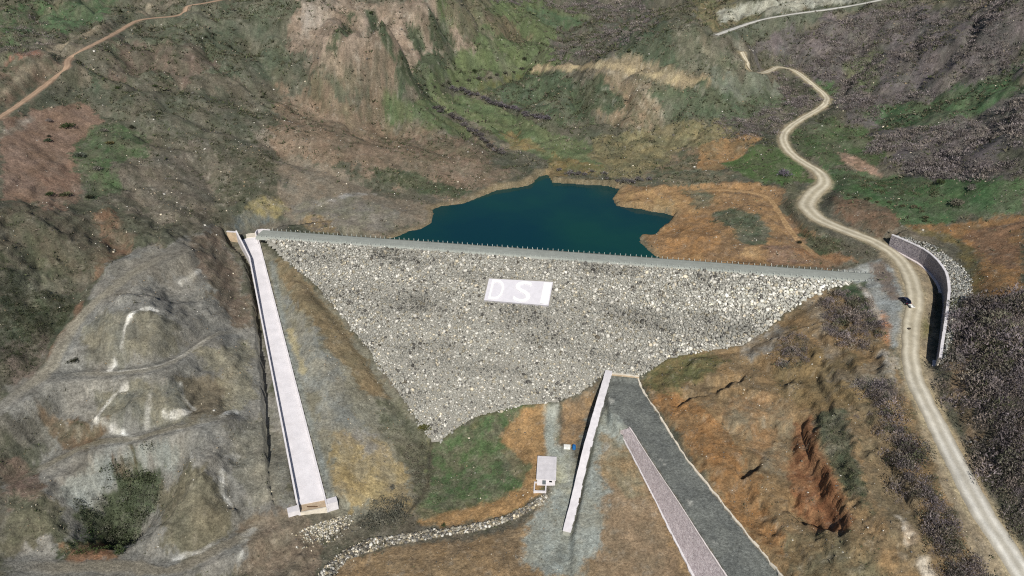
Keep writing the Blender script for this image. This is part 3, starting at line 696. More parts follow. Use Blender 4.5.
stroke([(290,330),(297,352),(304,372)], 2.0, (158, 146, 110), rag=1.2, op=.7)
# --- left spoil slopes
paint([(110,262),(160,240),(222,228),(240,260),(262,340),(290,430),(302,510),(300,540),(200,575),(100,590),(0,590),(0,400),(60,345),(80,310)], (121, 118, 110), (107, 104, 96), rag=3, veg=.10, stn=.3, wl=18)
paint([(110,270),(170,240),(220,232),(235,265),(190,275),(130,290)], (120, 115, 104), (107, 102, 92), rag=3, veg=.06)
paint([(190,235),(225,232),(242,270),(258,330),(240,330),(215,290),(195,262)], (112, 98, 84), (98, 90, 76), rag=3, veg=.15, stn=.4)
paint([(85,330),(105,312),(150,308),(190,330),(180,352),(120,368),(85,368)], (115, 110, 94), (100, 98, 88), rag=2, veg=.05)
paint([(95,392),(150,385),(220,380),(230,410),(150,430),(105,420)], (116, 111, 94), (100, 99, 90), rag=2, veg=.06, wl=8)
paint([(176,380),(222,378),(232,412),(190,418)], (110, 101, 84), (100, 93, 78), rag=2)
paint([(205,355),(245,345),(262,400),(230,412)], (136, 129, 107), (114, 110, 94), rag=3, stn=.6, op=.8)
paint([(225,420),(270,410),(292,470),(300,512),(260,505),(235,470)], (122, 119, 106), (106, 103, 92), rag=3, stn=.5)
paint([(0,420),(40,410),(95,430),(80,450),(40,460),(0,475)], (102, 98, 88), (90, 86, 76), rag=3, veg=.4)
paint([(45,420),(80,425),(110,425),(105,445),(70,455),(48,440)], (112, 92, 72), (92, 84, 68), rag=2.5, veg=.4)
paint([(0,440),(45,455),(40,480),(0,470)], (92, 90, 76), (78, 78, 66), rag=2, veg=.5)
paint([(0,465),(30,470),(50,485),(40,505),(0,520)], (116, 98, 86), (100, 90, 76), rag=2.5, veg=.5)
paint([(0,500),(60,500),(60,540),(0,560)], (96, 92, 76), (86, 84, 68), rag=3, veg=.5)
paint([(56,492),(90,466),(120,452),(165,438),(180,450),(175,475),(150,458),(115,480),(98,506),(70,508)], (138, 140, 132), (120, 121, 113), rag=1.2, veg=0, stn=.4)
paint([(75,508),(100,508),(115,478),(135,460),(155,470),(160,500),(140,530),(118,552),(60,556),(55,548),(90,535)], (72, 76, 58), (64, 72, 54), rag=2, veg=.7)
paint([(60,545),(105,540),(118,556),(70,562)], (134, 98, 72), (118, 94, 72), rag=1.5, veg=.1)
paint([(160,500),(185,465),(215,470),(235,510),(220,545),(190,558),(165,545)], (108, 102, 84), (96, 92, 76), rag=2, veg=.2)
paint([(118,468),(132,462),(140,475),(128,482)], (104, 78, 62), (92, 78, 64), rag=2, op=.8)
paint([(240,520),(300,512),(318,530),(320,576),(260,590),(245,560)], (116, 102, 86), (108, 98, 82), rag=2, veg=.15)
# chalky streaks on the benches
CH1, CH2 = (206, 202, 192), (158, 154, 142)
for pl, wd, op in (([(126,324),(130,315),(138,310),(147,309),(158,311)], 1.2, .9), ([(125,325),(123,338),(121,348)], 1.0, .45), ([(108,372),(112,368),(115,363)], 2.4, .8),
                   ([(96,420),(106,405),(118,392),(127,388)], 1.8, .5), ([(95,420),(105,423),(118,432),(134,438)], 2.0, .8), ([(180,383),(184,398),(195,410)], 1.6, .45), ([(150,395),(148,412),(147,428)], 2.0, .35),
                   ([(164,412),(170,416),(190,412)], 2.0, .6), ([(222,416),(232,411),(236,413)], 2.0, .9), ([(180,282),(190,277),(200,270)], 1.6, .6), ([(222,470),(222,490),(230,504)], 1.8, .65),
                   ([(225,456),(240,457)], 1.2, .5), ([(242,540),(248,534),(252,530)], 3.2, .9), ([(238,560),(242,552)], 1.6, .6), ([(174,560),(185,556),(200,552),(212,544)], 2.4, .5), ([(112,372),(150,368),(182,356),(208,338)], 1.0, .6),
                   ([(193,462),(180,430),(150,440)], 1.0, .3)):
    stroke(pl, wd * .62, CH1, CH2, rag=.45, feather=.4, op=min(1, op * 1.15), stn=.5, wl=3)
stroke([(0,136),(16,128),(30,118)], 3, (150,140,126), (108,100,86), rag=1.5, op=.7)
# --- by the spillway head
paint([(228,226),(240,214),(262,206),(275,216),(268,226),(245,232)], (84, 90, 88), (112, 108, 92), rag=1.5, veg=.4)
paint([(244,208),(258,196),(278,196),(288,208),(276,216),(256,214)], (138, 127, 88), (112, 106, 86), rag=1.5, veg=.5, wl=4)
paint([(240,234),(255,226),(290,219),(300,222),(280,230),(258,232)], (98, 92, 80), (88, 84, 74), rag=1, veg=.02)
paint([(290,205),(350,195),(400,210),(395,232),(330,232),(300,220)], (116, 110, 100), (112, 108, 92), rag=2, veg=.08, stn=.3)
paint([(300,222),(312,212),(330,220),(338,233),(310,232)], (132, 114, 82), (98, 90, 80), rag=1.5, veg=.4, wl=3)
stroke([(320,204),(345,196),(372,194)], 3.0, (148, 144, 138), (118, 112, 98), rag=2, op=.7)
# --- lake margin: bare wet band
i = near(lake, 8); d = sdist(lake, x[i], y[i]); k = (0.55 * (1 - smooth(0.5, 4.0, np.abs(d + fbm(x[i], y[i], 8, 3, 5)))))[:, None]
C[i] = C[i] * (1 - k) + alb((128, 112, 84))[None] * k
VEG[i] *= 1 - k[:, 0]
# --- stream bed from the dam's foot
stroke([(431,442),(430,456),(429,470),(428,484),(422,496),(412,508),(402,522)], 1.3, (58, 56, 48), (84, 78, 62), rag=.6, veg=.3)
# trench and earth under the dam
i = np.nonzero((t_ > 0) & (t_ < 0.96) & (v_ < 0) & (v_ > -14))[0]
# roads are a little wider than their surfacing
for nm, cc, c2c, ex in (('main', (170, 156, 124), (140, 126, 100), 2.0), ('upper', (150, 146, 132), (110, 106, 92), 2.0), ('hill_track', (142, 118, 98), (112, 98, 82), 1.2)):
    p, wv = ROADS[nm]
    i = near(p, 12); d, pos = ldist(p, x[i], y[i]); d -= np.interp(pos, np.arange(len(p)), wv) / 2
    k = 0.75 * (1 - smooth(-.5, ex, d + 1.6 * fbm(x[i], y[i], 5, 3, 77)))
    m = smooth(-.3, .3, n3[i])[:, None]
    C[i] = C[i] * (1 - k[:, None]) + (alb(cc)[None] * (1 - m) + alb(c2c)[None] * m) * k[:, None]
    VEG[i] *= 1 - k
# patches that ignore the outlines: thin grass, bare earth, and the grain of the beds on the left hill
nat = 1 - flat
pg = (smooth(.10, .38, fbm(x, y, 34, 6, 150, .62)) * nat * .30 * np.clip(VEG * 2.2, 0, 1))[:, None] * smooth(300, 350, np.maximum(y, 300 + 60 * (x < -110)))[:, None]
C = C * (1 - pg) + alb((84, 91, 68))[None] * pg
pb = (smooth(.12, .40, fbm(x, y, 27, 6, 151, .64)) * nat * .30 * np.clip(VEG * 2.2, 0, 1))[:, None]
C = C * (1 - pb) + alb((118, 111, 97))[None] * pb
ra = math.radians(-28); ux, uy = x * math.cos(ra) + y * math.sin(ra), -x * math.sin(ra) + y * math.cos(ra)
grain = fbm(ux / 5.0, uy, 6.0, 4, 152, .65) * hill * nat
C *= (1 + .30 * grain)[:, None]
# tussocks and bare spots break up every surface
pm_ = fbm(x, y, 5.0, 5, 141, .72) + .35 * fbm(x, y, 16, 4, 140)
kd = (smooth(.02, .30, pm_) * VEG * .62)[:, None]; C = C * (1 - kd) + alb((64, 68, 50))[None] * kd
kl = (smooth(.10, .42, fbm(x, y, 4.0, 5, 142, .75)) * np.clip(STN + .15, 0, 1) * .5)[:, None]; C = C * (1 - kl) + alb((158, 150, 134))[None] * kl
lum = (C @ np.array([.25, .6, .15]))[:, None]; C = (lum + (C - lum) * .96) * (1.08 + .06 * hill[:, None]) * np.array([.975, 1.0, 1.03])
# patchiness of each soil at a few metres
mod = 1 + (.4 + .6 * SPK) * (0.34 * n3 + 0.42 * n4 + 0.15 * n2)
C *= np.clip(mod, 0.5, 1.6)[:, None]
tint = 0.06 * fbm(x, y, 11, 3, 71)
C[:, 0] *= 1 + tint; C[:, 2] *= 1 - tint
C = np.clip(C, 0.008, 0.8)
VEG = np.clip(VEG, 0, 1); STN = np.clip(STN, 0, 1)
VEG[sdist(dam_poly, x, y) < 1.0] = 0

def G_of(A):
    Ag = A.reshape(NR, NC)
    def g(X, Y):
        r = np.clip(np.rint(np.interp(Y, GY, np.arange(NR))).astype(int), 0, NR - 1); c = np.clip(np.rint(np.interp(X / halfw(Y), GS, np.arange(NC))).astype(int), 0, NC - 1)
        return Ag[r, c]
    return g

# ------------------------------------------------------------------ materials
MATS = {}
def new_mat(name):
    m = bpy.data.materials.new(name); m.use_nodes = True
    nt = m.node_tree; b = nt.nodes["Principled BSDF"]
    b.inputs["Specular IOR Level"].default_value = 0.25
    MATS[name] = m
    return m, nt, b

def N(nt, typ, **kw):
    n = nt.nodes.new(typ)
    for k, v in kw.items(): setattr(n, k, v)
    return n

def noise(nt, vec, scale, detail=4.0, rough=0.6):
    n = N(nt, "ShaderNodeTexNoise"); n.inputs["Scale"].default_value = scale; n.inputs["Detail"].default_value = detail; n.inputs["Roughness"].default_value = rough
    nt.links.new(vec, n.inputs["Vector"]); return n.outputs["Fac"]

def remap(nt, fac, a, b, c, d):
    n = N(nt, "ShaderNodeMapRange"); n.inputs[1].default_value = a; n.inputs[2].default_value = b; n.inputs[3].default_value = c; n.inputs[4].default_value = d
    nt.links.new(fac, n.inputs[0]); return n.outputs[0]

def mul(nt, a, b):
    n = N(nt, "ShaderNodeMath", operation='MULTIPLY'); nt.links.new(a, n.inputs[0])
    if hasattr(b, 'links'): nt.links.new(b, n.inputs[1])
    else: n.inputs[1].default_value = b
    return n.outputs[0]

def scale_col(nt, col, fac):
    n = N(nt, "ShaderNodeVectorMath", operation='SCALE'); nt.links.new(col, n.inputs[0]); nt.links.new(fac, n.inputs["Scale"]); return n.outputs[0]

def bump(nt, b, h, strength, dist):
    n = N(nt, "ShaderNodeBump"); n.inputs["Strength"].default_value = strength; n.inputs["Distance"].default_value = dist
    nt.links.new(h, n.inputs["Height"]); nt.links.new(n.outputs[0], b.inputs["Normal"])

def coord(nt):
    return N(nt, "ShaderNodeTexCoord").outputs["Object"]

def attr_mat(name, fine=((1.3, 0.30), (5.0, 0.30)), rough=0.95, bmp=0.0, bd=0.1, bscale=2.0, spec=0.15):
    m, nt, b = new_mat(name)
    a = N(nt, "ShaderNodeAttribute", attribute_name="Col"); v = coord(nt); col = a.outputs["Color"]
    for sc, am in fine:
        col = scale_col(nt, col, remap(nt, noise(nt, v, sc, 3.0, 0.65), 0.25, 0.75, 1 - am, 1 + am))
    nt.links.new(col, b.inputs["Base Color"]); b.inputs["Roughness"].default_value = rough; b.inputs["Specular IOR Level"].default_value = spec
    if bmp: bump(nt, b, noise(nt, v, bscale, 4.0, 0.7), bmp, bd)
    return m

attr_mat("soil", ((0.5, 0.22), (1.5, 0.42), (3.6, 0.36)), bmp=0.8, bd=0.4, bscale=1.2)
attr_mat("gravel_road", ((0.5, 0.12), (3.0, 0.16)), bmp=0.3, bd=0.06, bscale=3.0)
attr_mat("stone", ((1.6, 0.22), (6.0, 0.2)), bmp=0.5, bd=0.08, bscale=4.0)
attr_mat("foliage", ((2.5, 0.18),), spec=0.1)

def plain(name, rgb, rough=0.7, stain=0.18, metal=0.0, scale=0.6, bmp=0.15, spec=0.3):
    m, nt, b = new_mat(name); v = coord(nt)
    c = N(nt, "ShaderNodeRGB"); c.outputs[0].default_value = (*alb(rgb), 1)
    col = scale_col(nt, c.outputs[0], remap(nt, noise(nt, v, scale, 5.0, 0.65), 0.3, 0.7, 1 - stain, 1 + stain * 0.5))
    col = scale_col(nt, col, remap(nt, noise(nt, v, scale * 9, 3.0, 0.6), 0.3, 0.7, 1 - stain * 0.5, 1 + stain * 0.3))
    nt.links.new(col, b.inputs["Base Color"]); b.inputs["Roughness"].default_value = rough; b.inputs["Metallic"].default_value = metal; b.inputs["Specular IOR Level"].default_value = spec
    if bmp: bump(nt, b, noise(nt, v, scale * 6, 4.0), bmp, 0.03)
    return m

plain("concrete_white", (218, 214, 216), 0.85, 0.16)
plain("concrete_slab", (214, 211, 214), 0.85, 0.14, scale=0.25)
plain("concrete_cream", (220, 211, 194), 0.9, 0.22)
plain("concrete_earthy", (188, 168, 142), 0.9, 0.3)
plain("concrete_grey", (160, 160, 150), 0.9, 0.2)
plain("mortar_pink", (222, 212, 210), 0.9, 0.2)
plain("painted_panel", (203, 201, 207), 0.8, 0.08)
plain("painted_letter", (224, 224, 224), 0.7, 0.03)
plain("post_concrete", (176, 182, 176), 0.85, 0.1)
plain("car_paint", (24, 28, 52), 0.3, 0.04, 0.2, bmp=0, spec=0.6)
plain("car_glass", (16, 20, 26), 0.08, 0.0, bmp=0, spec=0.6)
plain("car_trim", (26, 26, 28), 0.6, 0.05, bmp=0)
plain("car_chrome", (200, 200, 205), 0.3, 0.02, 0.6, bmp=0)
plain("car_load", (214, 212, 206), 0.7, 0.1, bmp=0)
plain("tyre", (24, 24, 25), 0.9, 0.1, bmp=0)
plain("lamp_glass", (235, 235, 230), 0.2, 0.0, bmp=0)
plain("tail_lamp", (140, 20, 16), 0.3, 0.0, bmp=0)
plain("blue_plastic", (30, 104, 168), 0.5, 0.1, bmp=0)
plain("white_sheet", (236, 236, 230), 0.6, 0.05, bmp=0)
plain("door_paint", (96, 104, 108), 0.6, 0.1, bmp=0)
plain("muddy_water", (112, 88, 66), 0.25, 0.1, bmp=0)
plain("bark", (70, 62, 54), 0.95, 0.2)

def masonry(name, c1, c2, cj, scale):
    m, nt, b = new_mat(name); v = coord(nt)
    vo = N(nt, "ShaderNodeTexVoronoi"); vo.inputs["Scale"].default_value = scale; nt.links.new(v, vo.inputs["Vector"])
    ve = N(nt, "ShaderNodeTexVoronoi", feature='DISTANCE_TO_EDGE'); ve.inputs["Scale"].default_value = scale; nt.links.new(v, ve.inputs["Vector"])
    sep = N(nt, "ShaderNodeSeparateColor"); nt.links.new(vo.outputs["Color"], sep.inputs[0])
    mx = N(nt, "ShaderNodeMix", data_type='RGBA'); mx.inputs[6].default_value = (*alb(c1), 1); mx.inputs[7].default_value = (*alb(c2), 1); nt.links.new(sep.outputs[0], mx.inputs[0])
    col = scale_col(nt, mx.outputs[2], remap(nt, noise(nt, v, 0.5, 4.0), 0.3, 0.7, 0.8, 1.15))
    j = N(nt, "ShaderNodeMix", data_type='RGBA'); nt.links.new(remap(nt, ve.outputs["Distance"], 0.03, 0.09, 1.0, 0.0), j.inputs[0]); nt.links.new(col, j.inputs[6]); j.inputs[7].default_value = (*alb(cj), 1)
    nt.links.new(j.outputs[2], b.inputs["Base Color"]); b.inputs["Roughness"].default_value = 0.95
    bump(nt, b, remap(nt, ve.outputs["Distance"], 0.0, 0.15, 0.0, 1.0), 0.6, 0.06)
    return m
masonry("masonry_grey", (150, 143, 148), (112, 106, 114), (178, 172, 172), 1.7)
masonry("masonry_pink", (208, 196, 197), (162, 149, 152), (216, 208, 208), 2.4)

def water_mat():
    m, nt, b = new_mat("lake_water"); v = coord(nt)
    mx = N(nt, "ShaderNodeMix", data_type='RGBA'); mx.inputs[6].default_value = (0.002, 0.031, 0.042, 1); mx.inputs[7].default_value = (0.005, 0.046, 0.040, 1)
    nt.links.new(remap(nt, noise(nt, v, 0.02, 3.0), 0.35, 0.65, 0, 1), mx.inputs[0]); nt.links.new(mx.outputs[2], b.inputs["Base Color"])
    b.inputs["Roughness"].default_value = 0.12; b.inputs["IOR"].default_value = 1.33; b.inputs["Specular IOR Level"].default_value = 0.25
    mp = N(nt, "ShaderNodeMapping"); mp.inputs["Scale"].default_value = (0.5, 1.0, 1.0); nt.links.new(v, mp.inputs["Vector"])
    bump(nt, b, noise(nt, mp.outputs[0], 0.9, 4.0, 0.6), 0.10, 0.12)
water_mat()

# ------------------------------------------------------------------ object helpers
col_link = scene.collection.objects.link
def mesh_data(name, verts, faces, mat=None, smooth_=False, cols=None):
    me = bpy.data.meshes.new(name)
    verts = np.asarray(verts, np.float32)
    if isinstance(faces, np.ndarray):
        nf, k = faces.shape
        me.vertices.add(len(verts)); me.vertices.foreach_set("co", verts.ravel())
        me.loops.add(nf * k); me.loops.foreach_set("vertex_index", faces.astype(np.int32).ravel())
        me.polygons.add(nf); me.polygons.foreach_set("loop_start", np.arange(nf, dtype=np.int32) * k)
        me.polygons.foreach_set("loop_total", np.full(nf, k, np.int32))
    else:
        me.from_pydata([tuple(v) for v in verts], [], faces)
    if smooth_: me.polygons.foreach_set("use_smooth", np.ones(len(me.polygons), bool))
    if cols is not None:
        a = me.attributes.new("Col", 'FLOAT_COLOR', 'POINT')
        c4 = np.ones((len(verts), 4), np.float32); c4[:, :3] = cols
        a.data.foreach_set("color", c4.ravel())
    me.update(calc_edges=True); me.validate()
    if mat: me.materials.append(MATS[mat])
    return me

def obj(name, me, parent=None, loc=None):
    o = bpy.data.objects.new(name, me); col_link(o)
    if parent is not None: o.parent = parent
    if loc is not None: o.location = loc
    return o

def tag(o, label=None, cat=None, group=None, kind=None):
    if label: o["label"] = label
    if cat: o["category"] = cat
    if group: o["group"] = group
    if kind: o["kind"] = kind
    return o

def empty(name, loc=(0, 0, 0), rz=0.0):
    o = bpy.data.objects.new(name, None); o.empty_display_size = 0.3; o.location = loc; o.rotation_euler = (0, 0, rz); col_link(o); return o

HEX = [(0, 3, 2, 1), (4, 5, 6, 7), (0, 1, 5, 4), (1, 2, 6, 5), (2, 3, 7, 6), (3, 0, 4, 7)]
def hexa(name, bot, top, mat, parent=None, org=(0, 0, 0)):
    v = np.vstack([bot, top]) - np.asarray(org)
    return obj(name, mesh_data(name, v, HEX, mat), parent)

def box(name, c, s, mat, parent=None, taper=(1, 1), shift=(0, 0), bevel=0.0):
    cx, cy, cz = c; sx, sy, sz = s[0] / 2, s[1] / 2, s[2] / 2
    q = np.array([(-1, -1), (1, -1), (1, 1), (-1, 1)], float)
    bot = np.c_[cx + q[:, 0] * sx, cy + q[:, 1] * sy, np.full(4, cz - sz)]
    top = np.c_[cx + shift[0] + q[:, 0] * sx * taper[0], cy + shift[1] + q[:, 1] * sy * taper[1], np.full(4, cz + sz)]
    o = hexa(name, bot, top, mat, parent)
    if bevel:
        b = o.modifiers.new("bevel", 'BEVEL'); b.width = bevel; b.segments = 2
    return o

def tube_mesh(name, pts, rad, mat, n=6, cols=None):
    pts = np.asarray(pts, float); V = []; Fc = []
    for k, (p, r) in enumerate(zip(pts, rad)):
        d = pts[min(k + 1, len(pts) - 1)] - pts[max(k - 1, 0)]; d /= np.linalg.norm(d) + 1e-9
        a = np.cross(d, (0, 0, 1) if abs(d[2]) < 0.9 else (1, 0, 0)); a /= np.linalg.norm(a); b = np.cross(d, a)
        for j in range(n):
            an = 2 * math.pi * j / n; V.append(p + r * (math.cos(an) * a + math.sin(an) * b))
    for k in range(len(pts) - 1):
        for j in range(n): Fc.append((k * n + j, k * n + (j + 1) % n, (k + 1) * n + (j + 1) % n, (k + 1) * n + j))
    Fc.append(tuple(range(n))[::-1]); Fc.append(tuple(range((len(pts) - 1) * n, len(pts) * n)))
    return V, Fc

# ------------------------------------------------------------------ ground
idx = np.arange(NR * NC).reshape(NR, NC)
quads = np.stack([idx[:-1, :-1], idx[:-1, 1:], idx[1:, 1:], idx[1:, :-1]], -1).reshape(-1, 4)
terrain = obj("hillside_terrain", mesh_data("hillside_terrain", np.stack([x, y, z], -1), quads, "soil", True, C))
tag(terrain, kind="structure")

# ------------------------------------------------------------------ reservoir
wc = lake[:, :2].mean(0); wp = []
for p in lake[:, :2]:
    dvec = p - wc; wp.append((p[0] + dvec[0] / np.linalg.norm(dvec) * 7, p[1] + dvec[1] / np.linalg.norm(dvec) * 7, WATER_Z))
wp[-2] = (*(DA + DDIR * DLEN * 0.78 + DN * 0.5)[:2], WATER_Z); wp[-1] = (*(DA + DDIR * DLEN * 0.1 + DN * 0.5)[:2], WATER_Z)
water = obj("reservoir_water", mesh_data("reservoir_water", wp, [tuple(range(len(wp)))], "lake_water"))
tag(water, kind="structure")

# ------------------------------------------------------------------ road ribbons
def ribbon(name, key, c_edge, c_mid, c_track, tracks=(0.28, 0.72), nx=15, lift=0.04, rag=0.5, label=None, fade=None, minor=0):
    p, wv = ROADS[key]; q = []; ww = []
    for a in range(len(p) - 1):
        k = max(1, int(np.linalg.norm(p[a + 1] - p[a]) / 0.9))
        for j in range(k): q.append(p[a] + (p[a + 1] - p[a]) * j / k); ww.append(wv[a] + (wv[a + 1] - wv[a]) * j / k)
    q.append(p[-1]); ww.append(wv[-1]); q = np.array(q); ww = np.array(ww)
    tg = np.gradient(q[:, :2], axis=0)
    for _ in range(10): tg[1:-1] = 0.25 * tg[:-2] + 0.5 * tg[1:-1] + 0.25 * tg[2:]
    tg /= np.linalg.norm(tg, axis=1)[:, None] + 1e-9
    nrm = np.stack([tg[:, 1], -tg[:, 0]], -1)
    f = np.linspace(0, 1, nx)
    s_ = np.cumsum(np.r_[0, np.linalg.norm(np.diff(q[:, :2], axis=0), axis=1)])
    jl = 1.8 * rag * fbm(s_, 0 * s_ + 3.1, 9, 5, 80, .7); jr = 1.8 * rag * fbm(s_, 0 * s_ + 9.1, 9, 5, 81, .7)
    off = (-ww[:, None] / 2 + jl[:, None]) * (1 - f) + (ww[:, None] / 2 + jr[:, None]) * f
    X = q[:, 0:1] + nrm[:, 0:1] * off; Y = q[:, 1:2] + nrm[:, 1:2] * off
    crown = 0.08 * (1 - (2 * f - 1) ** 2)
    Zr = q[:, 2:3] + lift + crown[None] + 0 * X
    Zr[:, 0] -= 0.22; Zr[:, -1] -= 0.22
    V = np.stack([X, Y, Zr], -1).reshape(-1, 3); n = len(q)
    ii = np.arange(n * nx).reshape(n, nx)
    Fq = np.stack([ii[:-1, :-1], ii[:-1, 1:], ii[1:, 1:], ii[1:, :-1]], -1).reshape(-1, 4)
    tr = np.zeros(nx)
    for t in tracks: tr = np.maximum(tr, np.exp(-((f - t) / 0.11) ** 2))
    ed = np.maximum(1 - f / 0.16, 0) + np.maximum(1 - (1 - f) / 0.16, 0)
    wob = 0.5 + 0.8 * fbm(X.ravel(), Y.ravel(), 9, 3, 82).reshape(n, nx)
    tk = np.clip(tr[None] * (0.65 + 0.5 * wob), 0, 1)[..., None]; ek = np.clip(ed[None] * (0.6 + 0.8 * wob), 0, 1)[..., None]
    c = alb(c_mid)[None, None] * (1 - tk) + alb(c_track)[None, None] * tk
    c = c * (1 - ek) + alb(c_edge)[None, None] * ek
    c = c * (1 + 0.34 * fbm(X.ravel(), Y.ravel(), 4, 5, 83, .7).reshape(n, nx, 1))
    if minor:
        Zr = H(X.ravel(), Y.ravel()).reshape(X.shape) + 0.07; Zr[:, 0] -= .2; Zr[:, -1] -= .2; Zr[0] -= .3; Zr[-1] -= .3
        V = np.stack([X, Y, Zr], -1).reshape(-1, 3)
        g3 = np.stack([G_of(C[:, q])(X.ravel(), Y.ravel()) for q in range(3)], -1).reshape(n, nx, 3)
        fe = np.minimum(f, 1 - f)[None] + .22 * fbm(X.ravel(), Y.ravel(), 3.5, 4, 84, .7).reshape(n, nx); ends = np.minimum(np.arange(n), np.arange(n)[::-1])[:, None] / 12.0
        kk = (smooth(.02, .30, fe) * np.clip(ends, 0, 1) * minor)[..., None]
        kk[:, 0] = 0; kk[:, -1] = 0
        c = g3 * (1 - kk) + c * kk
    if fade is not None:
        for (u0, u1, fc) in fade:
            k = smooth(u0, u1, np.linspace(0, 1, n))[:, None, None]; c = c * (1 - k) + alb(fc)[None, None] * (c / (alb(c_mid)[None, None])) * k
    o = obj(name, mesh_data(name, V, Fq, "soil" if minor else "gravel_road", True, c.reshape(-1, 3)))
    tag(o, kind="structure"); return o
ribbon("gravel_road", "main", (146, 136, 115), (170, 161, 139), (202, 194, 173), nx=17, fade=[(0.80, 0.95, (162, 158, 147))])
ribbon("hill_road", "upper", (150, 148, 136), (190, 188, 180), (200, 198, 190), nx=7)
ribbon("farm_track", "hill_track", (128, 108, 90), (152, 128, 108), (164, 142, 120), nx=9)
ribbon("spoil_road", "spoil_road", (116, 111, 98), (126, 121, 108), (134, 130, 117), nx=11, rag=1.4, minor=.85)
ribbon("bench_track", "bench_track", (118, 113, 98), (138, 133, 118), (160, 155, 142), nx=9, rag=1.0, minor=.55)
ribbon("lower_bench_track", "lower_bench", (114, 108, 92), (124, 118, 100), (132, 126, 110), nx=9, rag=1.0, minor=.55)
ribbon("foot_road", "foot_road", (112, 106, 92), (120, 114, 100), (126, 120, 106), nx=9, rag=1.2, minor=.85)
ribbon("shore_track", "shore_track", (142, 110, 76), (160, 130, 94), (178, 150, 112), nx=9, rag=0.8, minor=.85)
ribbon("gravel_lane", "gravel_lane", (134, 140, 130), (146, 152, 144), (150, 156, 148), nx=9, rag=0.6, minor=.85)

# ------------------------------------------------------------------ stones
def ico():
    p = (1 + 5 ** .5) / 2
    v = np.array([(-1, p, 0), (1, p, 0), (-1, -p, 0), (1, -p, 0), (0, -1, p), (0, 1, p), (0, -1, -p), (0, 1, -p), (p, 0, -1), (p, 0, 1), (-p, 0, -1), (-p, 0, 1)], float)
    f = np.array([(0,11,5),(0,5,1),(0,1,7),(0,7,10),(0,10,11),(1,5,9),(5,11,4),(11,10,2),(10,7,6),(7,1,8),(3,9,4),(3,4,2),(3,2,6),(3,6,8),(3,8,9),(4,9,5),(2,4,11),(6,2,10),(8,6,7),(9,8,1)])
    return v / np.linalg.norm(v[0]), f
ICO_V, ICO_F = ico()
def rand_rot(n):
    q = rng.normal(size=(n, 4)); q /= np.linalg.norm(q, axis=1)[:, None]; w, a, b, c = q.T
    return np.stack([np.stack([1-2*(b*b+c*c), 2*(a*b-c*w), 2*(a*c+b*w)], -1), np.stack([2*(a*b+c*w), 1-2*(a*a+c*c), 2*(b*c-a*w)], -1), np.stack([2*(a*c-b*w), 2*(b*c+a*w), 1-2*(a*a+b*b)], -1)], 1)
OCT_V = np.array([(1, 0, 0), (-1, 0, 0), (0, 1, 0), (0, -1, 0), (0, 0, 1), (0, 0, -1)], float); OCT_F = np.array([(0, 2, 4), (2, 1, 4), (1, 3, 4), (3, 0, 4), (2, 0, 5), (1, 2, 5), (3, 1, 5), (0, 3, 5)])
def pebbles(name, P, R, cols):
    n = len(P); v = OCT_V[None] * (1 + 0.25 * rng.normal(size=(n, 6, 1))); v = np.einsum('nij,nkj->nki', rand_rot(n), v) * np.array([1, 1, .75]) * R[:, None, None] + P[:, None]
    f = (OCT_F[None] + 6 * np.arange(n)[:, None, None]).reshape(-1, 3)
    return tag(obj(name, mesh_data(name, v.reshape(-1, 3), f, "stone", False, np.repeat(cols, 6, 0))), kind="stuff")
def stones(name, P, R, cols, parent=None):
    n = len(P)
    v = ICO_V[None] * (1 + 0.22 * rng.normal(size=(n, 12, 1))) * np.stack([np.ones(n), rng.uniform(.65, 1.05, n), rng.uniform(.5, .9, n)], -1)[:, None]
    v = np.einsum('nij,nkj->nki', rand_rot(n), v) * R[:, None, None] + P[:, None]
    f = (ICO_F[None] + 12 * np.arange(n)[:, None, None]).reshape(-1, 3)
    o = obj(name, mesh_data(name, v.reshape(-1, 3), f, "stone", False, np.repeat(cols, 12, 0)), parent)
    return tag(o, kind="stuff")
def stone_cols(n, dark=0.25, light=0.3, warm=0.3, base=(146, 143, 132)):
    c = np.tile(alb(base), (n, 1)) * rng.uniform(.72, 1.2, (n, 1))
    k = rng.random(n); c[k < dark] = alb((100, 98, 94)) * rng.uniform(.6, 1.3, ((k < dark).sum(), 1))
    m = k > 1 - light; c[m] = alb((196, 193, 184)) * rng.uniform(.75, 1.25, (m.sum(), 1))
    w = rng.random(n) < warm; c[w] *= np.array([1.08, 1.0, 0.86])
    return np.clip(c, 0.02, 0.8)

# ------------------------------------------------------------------ the dam
dam = empty("rockfill_dam", tuple(DA + DDIR * DLEN / 2 + DN * 20 - np.array([0, 0, 10.])))
tag(dam, "long grey rockfill dam with gravel crest and rows of guard posts holding the lake", "dam")
DORG = np.array(dam.location)
gu = np.arange(-4, DLEN + 4, 1.0); gv = np.arange(CREST_W - 0.2, CREST_W + 86, 1.0)
GU, GV = np.meshgrid(gu, gv, indexing='ij')
FX = DA[0] + DDIR[0] * GU + DN[0] * GV; FY = DA[1] + DDIR[1] * GU + DN[1] * GV
FZ = -(GV - CREST_W) / SLOPE - 0.38 + 0.12 * fbm(FX.ravel(), FY.ravel(), 4, 3, 90).reshape(FX.shape)
sd_f = sdist(dam_poly, FX.ravel(), FY.ravel()).reshape(FX.shape)
keep = (sd_f[:-1, :-1] < 1.2)
ii = np.arange(GU.size).reshape(GU.shape)
fq = np.stack([ii[:-1, :-1], ii[:-1, 1:], ii[1:, 1:], ii[1:, :-1]], -1)[keep]
used, inv = np.unique(fq.ravel(), return_inverse=True)
fv = np.stack([FX, FY, FZ], -1).reshape(-1, 3)[used]
edge_drop = np.clip(sd_f.ravel()[used], 0, 1.2); fv[:, 2] -= edge_drop * 0.6
